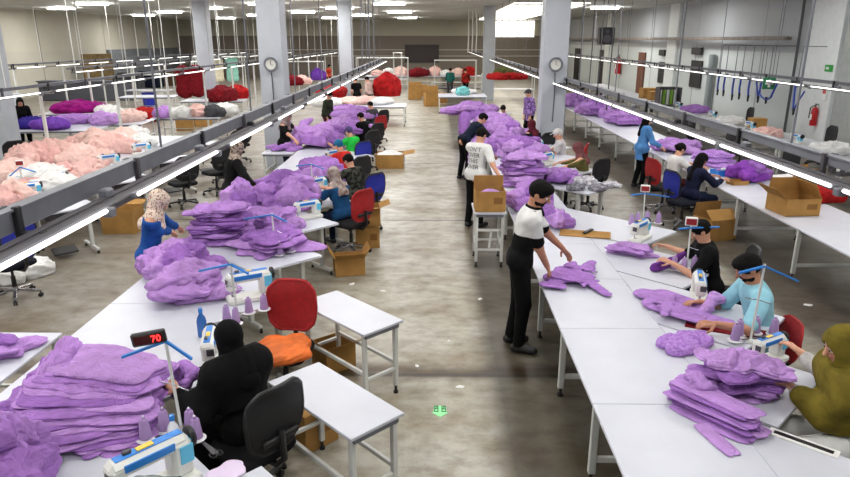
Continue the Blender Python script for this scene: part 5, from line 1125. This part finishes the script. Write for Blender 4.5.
# bag over the near machine
BAG = mat('grey_plastic_bag', (158, 172, 170), .18, rgb2=(120, 134, 132), vscale=7, trans=.25)
o = cloth_obj('plastic_bag', (-1.52, 2.84, .756), .2, BAG, 'grey translucent plastic bag bunched at the bottom edge before the machine', 'plastic bag', rx=.19, ry=.13, h=.20, seed=90, ex=2.3, fold=.018, layers=0, dome=.35, freq=.8)
p = at(208, 448, .76); t = thing('hand_tool', 'long dark scissors lying near the bottom edge of the left table', 'scissors', (p.x, p.y, .757), -.75); m = MB(); m.bar((-.12, 0, .008), (.10, .012, .008), .022, .008); m.bar((-.12, .008, .012), (.1, -.012, .012), .02, .006); m.build('blade', DARKM, t); m = MB(); m.tube([(.1 + .03 * math.cos(a), .02 + .018 * math.sin(a), .01) for a in np.linspace(0, 6.28, 13)], .005, 6); m.tube([(.1 + .03 * math.cos(a), -.02 + .018 * math.sin(a), .01) for a in np.linspace(0, 6.28, 13)], .005, 6); m.build('handle', BLACK, t)
cloth_obj('foam_pad', at(226, 474, .753), .6, mat('pale_lilac_foam', (226, 208, 234), .8), 'pale lilac pad on the side table corner at the bottom edge', 'pad', rx=.12, ry=.08, h=.02, seed=92, ex=3, fold=.003, layers=0)
# cartons on the floor
carton('open cardboard box on the tall white table by the aisle', (.80, 9.22), .43, .36, .30, .03, .832, True, (0, 1, 0, 0), (90, 80, 90, 90))
cloth_obj('garment', (.80, 9.22, .845), 0, LILAC[2], 'lilac garment inside the open box on the tall table', 'garment', rx=.18, ry=.15, h=.23, seed=95, ex=4, fold=.015, layers=1)
carton('flat cardboard carton filled with white pieces on the aisle floor', (-1.17, 16.9), .72, .62, .36, .02, 0, True, (0, 0, 0, 1), (90, 90, 90, 170), False)
cloth_obj('fabric_pieces', (-1.17, 16.9, .02), 0, PAPER, 'white pieces filling the flat carton on the aisle floor', 'fabric', rx=.32, ry=.27, h=.33, seed=96, ex=5, fold=.01, layers=2)
carton('small open carton with brown scraps below the sewing tables', (-1.22, 8.78), .42, .34, .26, .25, 0, True, (1, 0, 1, 1), (140, 90, 120, 120), False)
cloth_obj('scraps', (-1.22, 8.78, .015), 0, fab('brown_scraps', (150, 84, 48)), 'brown scraps in the small open carton below the sewing tables', 'scraps', rx=.17, ry=.13, h=.17, seed=97, fold=.03, layers=0)
carton('closed carton standing on the floor behind the small open carton', (-1.08, 10.1), .38, .40, .34, .1, 0, False)
carton('open carton stacked on the closed carton beside the red chair', (-1.05, 10.12), .34, .36, .30, .15, .352, True, (1, 0, 0, 1), (170, 90, 90, 160), False)
carton('carton on the floor under the side table of the red chair', (-1.02, 5.98), .34, .3, .28, .7, 0, True, (1, 0, 1, 0), (150, 90, 130, 90), False)
carton('carton on the floor beside the black chair', (-1.02, 4.70), .32, .32, .34, .8, 0, False)
carton('open carton on the floor left of the woman in blue', (-5.42, 10.85), .56, .46, .42, .05, 0, True, (0, 1, 0, 0), (90, 170, 90, 90), False)
carton('carton on the dark floor behind the man in the black shirt', (4.72, 10.6), .52, .46, .36, .3, 0, True, (1, 1, 0, 0), (40, 80, 90, 90), False)
carton('low carton under the chair of the man in light blue', (3.34, 6.2), .3, .4, .3, .3, 0, True, (0, 0, 1, 0), (90, 90, 150, 90), False)
# floor sticker and paper bits
t = thing('floor_sticker', 'green arrow sticker with dark symbols on the aisle floor', 'sticker', tuple(at(440, 411, .001)))
GA = mat('sticker_pale_green', (150, 240, 165), .5); GD = mat('sticker_dark_green', (26, 110, 52), .5)
m = MB(); m.prism([(-.055, .085), (.055, .085), (.06, -.03), (.075, -.03), (0, -.10), (-.075, -.03), (-.06, -.03)], 0, .003); m.build('arrow', GA, t)
m = MB()
for sg in (-1, 1):
    x = sg * .034
    m.box((x - .016, .03, .004), (.008, .10, .002)); m.box((x + .016, .03, .004), (.008, .10, .002))
    for yy in (.075, .03, -.012): m.box((x, yy, .004), (.036, .012, .002))
    m.bar((x - .012, .035, .004), (x + .012, .07, .004), .008, .002)
m.build('symbol', GD, t)
for i, (px, py, s) in enumerate(((460, 387, .045), (480, 299, .04), (694, 298, .05), (808, 305, .06), (352, 284, .05), (417, 366, .03), (383, 291, .04), (449, 341, .02), (700, 306, .05))):
    p = at(px, py, .001); m = MB(); m.prism([(-s, -s * .4), (s * .6, -s * .6), (s, s * .3), (0, s * .7), (-s * .8, s * .3)], 0, .004); o = m.build('paper_scrap', PAPER); o.location = tuple(p); o.rotation_euler = (0, 0, i); tag(o, 'small white paper scrap lying on the concrete floor', 'paper scrap', 'paper scraps on the floor')
# ------------------------------------------------------------------ the sewing line on the left with pink garments
g_ = 'white worktable sections under the pink garments'
first = None
for k in range(5):
    c = (-7.3, 8.7 + 1.9 * k, 0)
    if first is None: first = table('worktable', 'white worktable section covered with pink garments left of the aisle', 'table', c, 0, 2.3, 1.88, .75, g_)
    else: dup(first, c, 0, 'white worktable section covered with pink garments left of the aisle', g_)
lp, gp = 'pale pink garment in the long heap on the left worktables', 'pink garments on the left worktables'
heaps = [(8, 150, .55, .45, .34), (12, 172, .55, .4, .34), (36, 158, .6, .5, .40), (60, 150, .5, .5, .3), (82, 158, .55, .45, .38), (62, 168, .4, .35, .22), (92, 168, .42, .34, .28), (22, 196, .40, .34, .34), (6, 200, .3, .35, .3), (112, 146, .6, .55, .40), (124, 138, .5, .5, .34), (74, 140, .5, .45, .3), (48, 141, .5, .4, .28), (100, 156, .4, .34, .24), (66, 178, .32, .26, .16), (24, 162, .4, .4, .44), (96, 142, .4, .4, .42), (30, 182, .4, .3, .2)]
for i, (px, py, rx, ry, h_) in enumerate(heaps):
    p = at(px, py, .9); cloth_obj('pink_garment', (min(max(p.x, -8.3), -6.45), p.y, .752), i * 1.3, PINK[i % 3], lp, 'garment', gp, (0, 0), rx=rx * .78, ry=ry * .74, h=h_ * .78, seed=300 + i, fold=.055, layers=1, irr=.2, dome=.45, freq=.62)
for i, (px, py) in enumerate(((118, 140), (134, 132), (142, 140), (55, 180), (40, 172))):
    p = at(px, py, .9); cloth_obj('white_garment', (min(max(p.x, -8.3), -6.4), p.y, .755), i, WHT, 'white garment lying among the pink heaps', 'garment', 'white garments among the pink heaps', rx=.4, ry=.3, h=.2, seed=330 + i, fold=.035, layers=1, irr=.16, dome=.5)
FL2 = (-.7, .7)
for i, (px, py, lb) in enumerate(((48, 190, 'white sewing machine among the pink garments at the left'), (95, 180, 'white sewing machine right of the pink garments'), (150, 160, 'white sewing machine behind the box left of the woman in blue'), (172, 148, 'white sewing machine near the far end of the pink line'))):
    p = at(px, py, .9); machine((min(max(p.x, -8.0), -6.5), min(p.y, 16.6)), FL2, lb)
for i, (x, y, nm) in enumerate(((-5.75, 9.5, 'above the blue backed chair'), (-5.75, 11.6, 'behind the open carton near the woman in blue'), (-5.7, 13.7, 'second beyond the open carton'), (-5.7, 15.9, 'beside the left pale column'))):
    t = thing('sewing_table', 'white sewing table with T shaped feet ' + nm, 'sewing table', (x, y, 0), math.radians(45))
    m = MB(); m.box((0, 0, .735), (1.05, .55, .028), 0, .004); m.build('tabletop', WHITE, t)
    for sx in (-.42, .42):
        m = MB(); m.box((sx, -.05, .4), (.05, .07, .66), 0, .006); m.box((sx, 0, .07), (.05, .62, .04), 0, .006); m.box((sx, 0, .70), (.04, .45, .03)); lg = m.build('leg', METAL, t)
        m = MB(); m.cyl((sx, -.28, 0), (sx, -.28, .05), .024, .014, 8); m.cyl((sx, .28, 0), (sx, .28, .05), .024, .014, 8); m.build('foot', BLACK, lg)
    m = MB(); m.box((0, .0, .62), (.3, .24, .16), 0, .02); m.build('motor_box', DARKM, t)
    m = MB(); m.box((0, -.1, .1), (.34, .22, .03), 0, .008, R=Matrix.Rotation(.25, 3, 'X')); m.build('pedal', BLACK, t)
for i, (px, py, c) in enumerate(((8, 282, PAPER), (36, 275, PAPER), (160, 176, PAPER), (186, 168, DREDF), (200, 160, PAPER))):
    cloth_obj('floor_bag', at(px, py, .002), i, c, ['white bundle on the floor at the left edge', 'white bundle behind the star base of the blue chair', 'white bundle on the floor under the left tables', 'dark red bundle on the floor under the left tables', 'white bundle on the floor near the left column'][i], 'bundle', rx=.22, ry=.18, h=.2, seed=340 + i, fold=.03, layers=0)
thread_stand(at(22, 188, .8), (20, 166), 'thread stand with a red counter among the pink garments', ((10, 176, 0), (36, 172, 0)), 'w', (.5, -1), (), None, None)
# ------------------------------------------------------------------ the lines further left
def frame_rack(label, loc, w, d, h, rz=0, shelf=(.78,)):
    t = thing('frame_table', label, 'rack', (loc[0], loc[1], 0), rz)
    for x in (-w / 2, w / 2):
        for y in (-d / 2, d / 2):
            m = MB(); m.box((x, y, h / 2), (.05, .05, h), 0, .005); m.build('post', METAL, t)
    m = MB(); m.box((0, 0, h), (w + .06, d + .06, .05), 0, .006); m.build('top_shelf', METAL, t)
    for z in shelf:
        m = MB(); m.box((0, 0, z), (w + .1, d + .1, .03), 0, .005); m.build('shelf', WHITE, t)
    return t
for i, (px, py, w_, lb) in enumerate(((60, 128, 2.4, 'white worktable with a dark blue and violet heap on the far left'), (85, 112, 2.6, 'white worktable with the magenta heap on the far left'), (112, 122, 2.2, 'white worktable right of the violet heap on the far left'), (150, 96, 2.4, 'white worktable holding a rack on the far left'), (215, 100, 2.6, 'white worktable under the red heap by the left column'), (190, 116, 2.2, 'white worktable with cartons behind the left trunking'))):
    p = at(px, py, .75); table('worktable', lb, 'table', p, .1, w_, 1.3)
def heap(px, py, z, rx, ry, h_, m_, lb, seed, cat='garment', group=None, name='garment_heap'):
    return cloth_obj(name, at(px, py, z), seed, m_, lb, cat, group, rx=rx * .85, ry=ry * .8, h=h_ * .62, seed=400 + seed, fold=.05, layers=1, irr=.15, dome=.3, freq=.5)
VIO = fab('violet_fabric', (112, 64, 168)); BLUV = fab('dark_blue_fabric', (46, 32, 120))
heap(32, 127, .755, .7, .5, .34, BLUV, 'dark blue fabric heap on the far left worktable', 1)
heap(52, 128, .755, .8, .55, .36, VIO, 'violet fabric heap on the far left worktable beside the dark blue one', 2)
heap(74, 123, .755, .6, .5, .34, LILAC[1], 'lilac fabric heap on the far left worktable nearest the white posts', 3)
heap(78, 112, .755, 1.0, .7, .5, MAG, 'magenta fabric heap on the far left worktable', 4)
heap(107, 112, .755, .6, .4, .3, WHT, 'white fabric heap right of the magenta heap', 5)
heap(146, 121, .005, .7, .5, .7, REDF, 'red fabric heap low between the far left tables', 6)
heap(222, 96.5, .755, .7, .6, .5, LILAC[1], 'lilac bundle on the worktable below the mint garments', 7)
heap(222, 101, .755, .6, .6, .8, DREDF, 'dark red heap on the worktable by the left column', 8)
heap(238, 98, .755, .5, .5, .7, REDF, 'red heap on the worktable by the left column, right one', 9)
heap(228, 98.5, .755, .5, .4, .3, VIO, 'violet heap under the mint garments', 10)
heap(290, 85, .755, .8, .7, .7, DREDF, 'dark red heap right of the left column', 11)
heap(302, 84, .755, .5, .5, .6, PINK[0], 'pale pink heap right of the left column', 12)
heap(318, 80, .8, .5, .5, .9, VIO, 'violet heap hanging at the rack right of the left column', 13)
heap(332, 97, .78, .9, .8, .65, REDF, 'bright red heap above the middle of the left bench line', 14)
heap(344, 91, .01, .8, .8, .6, REDF, 'bright red heap behind the first red one', 15)
heap(352, 104, .752, .8, .6, .32, PINK[1], 'pink fabric roll across the far left bench, left half', 16)
heap(366, 103, .752, .8, .6, .32, PINK[0], 'pink fabric roll across the far left bench, right half', 17)
heap(328, 107, .752, .6, .6, .5, WHT, 'white heap left of the pink roll', 18)
heap(388, 96, .755, .6, .5, 1.3, REDF, 'tall bright red heap at the left of the aisle end', 19)
heap(382, 104, .752, .6, .5, .3, WHT, 'white heap in front of the tall red heap', 20)
table('worktable', 'white worktable under the tall red heap', 'table', at(378, 105, .75), 0, 2.2, 1.4)
for i, (px, py, c, lb) in enumerate(((184, 82, DREDF, 'dark red cloth hanging on the rack behind the far left tables'), (197, 81, DREDF, 'second dark red cloth hanging on the rack behind the far left tables'))):
    p = atY(px, py, 27); m = MB(); m.add(*implicit([cap((-.14, 0, .3), (.14, 0, .3), .2, .2, (0, 1, 0), 2), cap((-.14, 0, 1.0), (.14, 0, 1.0), .18, .18, (0, 1, 0), 2), cap((0, 0, .3), (0, 0, 1), .3, .3, (0, 1, 0), 2)], .04, .1, wr=.03, seed=i, wfreq=8)); o = m.build('hanging_cloth', c); o.location = (p.x, p.y, p.z - .65); tag(o, lb, 'cloth')
MINT = fab('mint_cloth', (150, 208, 190), var=.08); CRE = fab('cream_cloth', (226, 218, 190), var=.08)
t = frame_rack('white tubular rack with mint and cream garments by the left column', at(222, 97, 0), 2.8, .5, 2.25, 0, (.2,))
for i, (dx, c, lb) in enumerate(((-.95, MINT, 'mint garment hanging at the left of the white rack'), (-.1, CRE, 'cream garment hanging in the middle of the white rack'), (.75, MINT, 'mint garment hanging at the right of the white rack'))):
    p = at(222, 97, 0); m = MB(); m.add(*implicit([cap((-.2, 0, 0), (.2, 0, 0), .14, .14, (0, 1, 0), 3), cap((-.2, 0, 1.0), (.2, 0, 1.0), .14, .14, (0, 1, 0), 3), cap((-.18, 0, 0), (-.18, 0, 1), .16, .16, (0, 1, 0), 3), cap((.18, 0, 0), (.18, 0, 1), .16, .16, (0, 1, 0), 3)], .03, .06, wr=.02, seed=i + 5, wfreq=12)); o = m.build('hanging_garment', c); o.location = (p.x + dx, p.y - .05, 1.05); tag(o, lb, 'garment')
frame_rack('white frame rack standing on the far left in front of the grey partition', at(152, 106, 0), 2.1, .9, 1.55)
t = thing('bin', 'deep blue plastic bin in the white frame rack on the far left', 'bin', tuple(at(150, 107, .0))); m = MB(); m.lathe((0, 0, .04), [(0, 0), (.30, 0), (.34, .62), (.36, .62), (.36, .66), (.3, .66), (.27, .05), (0, .05)], 4); m.build('bin_body', NAVYP, t)
frame_rack('white frame rack with hung garments right of the left column', at(303, 93, 0), 2.6, .8, 1.9, 0, (.8,))
frame_rack('white frame rack behind the tall red heap at the aisle end', at(383, 92, 0), 3.2, .9, 2.1, 0, (.8,))
frame_rack('white frame rack around the person in the teal apron', at(455, 92, 0), 2.6, .9, 1.95, 0, ())
frame_rack('white frame rack with red cloth rolls left of the right column', at(507, 98, 0), 2.9, .9, 1.3, 0, (.5,))
heap(498, 79.5, 1.325, .8, .5, .4, REDF, 'red cloth on top of the white rack left of the right column', 21)
heap(512, 79.5, 1.325, .7, .5, .4, REDF, 'red cloth on the rack nearer the right column', 22)
heap(503, 78, 1.325, .5, .5, .7, fab('green_brown', (96, 100, 60)), 'olive green bundle on the white rack', 23)
heap(464, 93, .755, .9, .6, .25, WHT, 'white heap on the table before the teal apron', 24)
heap(463, 95, .755, .35, .3, .5, fab('teal_bag', (120, 190, 190)), 'pale teal bag on the white table before the teal apron', 25)
table('worktable', 'white worktable before the far rack of the teal apron', 'table', at(462, 95, .75), 0, 2.2, 2.0)
frame_rack('pale blue lit frame stand right of the tall red heap', at(398, 92, 0), .5, .5, 2.4, 0, ())
# tables and shelves at the aisle end
table('packing_table', 'long white packing table across the end of the aisle', 'table', (-.8, 46.5), 0, 8.0, 1.8, .8)
t = frame_rack('low white shelf under the packing table at the aisle end', (1.6, 45.6), 3.6, .8, .42, 0, (.1,))
for i in range(9):
    cloth_obj('fabric_pile', (-4 + i * .8, 46.5 + .2 * (i % 2), .8), i, [PINK[0], WHT, PINK[1], REDF, fab('grey_cloth', (150, 140, 140))][i % 5], 'small fabric pile on the long packing table at the aisle end', 'fabric', 'fabric piles on the packing table', rx=.42, ry=.4, h=.3 + .1 * (i % 3), seed=450 + i, fold=.05, layers=2)
heap(418, 76.3, .8, 1.1, .5, .7, DREDF, 'dark red pile under the dark board on the far wall', 26)
for i, (px, py, s, lb) in enumerate(((415, 99, .9, 'cardboard carton beside the packing table at the aisle end, left one'), (421, 96, .9, 'cardboard carton beside the packing table at the aisle end, right one'), (432, 106, .95, 'cardboard carton nearest to us at the far aisle end'), (440, 104, .8, 'cardboard carton in front of the teal apron'), (185, 130, .75, 'cardboard carton on the floor behind the left trunking, left one'), (203, 126, .75, 'cardboard carton on the floor behind the left trunking, right one'))):
    s *= .8; carton(lb, at(px, py, 0), s, s * .8, s * .9, .1 * i, 0, i % 2 == 0, (0, 1, 0, 0), (90, 100, 90, 90), False)
m = MB(); m.box((0, 0, 1.15), (2.4, .12, 2.3), 0, .02); m.box((0, -.07, 1.15), (.06, .02, 2.2)); o = m.build('wooden_panel', mat('ochre_board', (128, 104, 60), .7, var=.2)); o.location = (XL + 1.3, 44, 0); o.rotation_euler = (0, 0, 1.2); tag(o, 'ochre wooden panel standing at the far left wall', 'panel')
for i in range(6):
    p = (-22.2 + .4 * i, 50 + 2.2 * i)
    m = MB(); m.box((0, 0, .5), (1.5, 1.0, 1.0), 0, .03); m.box((0, 0, 1.05), (1.3, .9, .14), 0, .05); o = m.build('covered_crate', [GREYT, DNV, fab('brown_cover', (96, 76, 60))][i % 3]); o.location = (p[0] + 2, p[1] - 6, 0); tag(o, 'dark covered crate in the row along the far left wall', 'crate', 'covered crates along the far left wall')
m = MB(); m.box((0, 0, .5), (5.0, .9, 1.0), 0, .03); m.box((0, -.02, 1.02), (5.1, 1.0, .06), 0, .01); o = m.build('dark_counter', mat('dark_counter', (74, 76, 84), .6)); o.location = tuple(at(90, 100, 0)); tag(o, 'dark grey counter behind the magenta heap', 'counter')
m = MB(); m.box((0, 0, .6), (.9, .7, 1.2), 0, .03); m.box((0, -.36, .85), (.8, .02, .5), 0, .01); m.box((0, 0, 1.23), (.95, .75, .06), 0, .01); o = m.build('storage_cabinet', mat('pale_cabinet', (206, 216, 226), .5)); o.location = tuple(at(8, 128, 0)); tag(o, 'pale blue white cabinet at the left edge under the trunking', 'cabinet')
# ------------------------------------------------------------------ the line along the right wall
first = None
for k in range(12):
    c = (8.9, 9.5 + 2.5 * k, 0); lb = 'grey topped worktable section along the right wall'; g_ = 'grey worktable sections along the right wall'
    if first is None: first = table('worktable', lb, 'table', c, 0, 1.3, 2.46, .78, g_, top=mat('grey_table_top', (170, 172, 176), .45))
    else: dup(first, c, 0, lb, g_)
for i, (x, y, lb) in enumerate(((8.7, 13.2, 'sewing machine on the wall line nearest the right edge'), (8.7, 15.8, 'sewing machine second along the wall line'), (8.7, 18.2, 'sewing machine third along the wall line'), (8.8, 21, 'sewing machine fourth along the wall line'), (8.8, 24, 'sewing machine fifth along the wall line'))):
    machine((x, y), (1, .1), lb, .782)
chair('k', (10.1, 14.6), (-1, 0), 'black office chair by the right wall line, nearest the right edge')
chair('k', (10.1, 17.2), (-1, 0), 'black office chair by the right wall line, second from the right edge')
chair('k', (10.2, 22), (-1, 0), 'black office chair by the right wall line near the downpipe')
for i, (px, py, s, lb, z_) in enumerate(((665, 98, .6, 'cardboard carton on the wall line under the black board', .78), (684, 100, .5, 'cardboard carton on the wall line beside the green crate', .78), (762, 128, .4, 'small carton on the wall line below the hoses', .78))):
    q = at(px, py, z_); carton(lb, (min(max(q.x, 8.55), 9.2), q.y), s, s * .8, s * .7, .1, z_, False, mark=False)
t = thing('crate', 'dark crate with green and white rolls on the wall line', 'crate', (8.85, at(700, 106, .78).y, .78)); m = MB(); m.box((0, 0, .03), (.8, .5, .05)); m.box((0, .25, .35), (.8, .03, .7)); m.box((-.4, 0, .35), (.03, .5, .7)); m.box((.4, 0, .35), (.03, .5, .7)); m.build('crate_body', DARKM, t)
for k in range(5):
    m = MB(); m.cyl((-.3 + .14 * k, 0, .06), (-.3 + .14 * k, 0, .6), .055, n=10); m.build('roll', [PAPER, mat('lime_green', (130, 180, 60), .6)][k % 2], t)
for i, (x, y, c) in enumerate(((8.7, 11.6, PINK[0]), (9.0, 10.6, CRE), (8.8, 14.5, WHT), (8.6, 17.0, PINK[0]), (8.8, 19.6, WHT), (9, 23, LILAC[1]))):
    cloth_obj('fabric_pile', (x, y, .782), i, c, 'small fabric pile on the grey worktables along the right wall', 'fabric', 'fabric piles along the right wall', rx=.35, ry=.4, h=.2, seed=470 + i, fold=.04, layers=1)

for i, (px, py, c, nm) in enumerate(((118, 121, WHT, 'white'), (132, 121, PINK[1], 'pink'), (165, 117, LILAC[0], 'lilac'), (182, 117, WHT, 'second white'), (198, 116, PINK[0], 'second pink'), (214, 116, GREYT, 'grey'), (226, 114, WHT, 'third white'), (104, 124, LILAC[2], 'second lilac'))):
    heap(px, py, .755, .5, .4, .45, c, nm + ' heap on the long white worktables behind the left trunking', 60 + i)
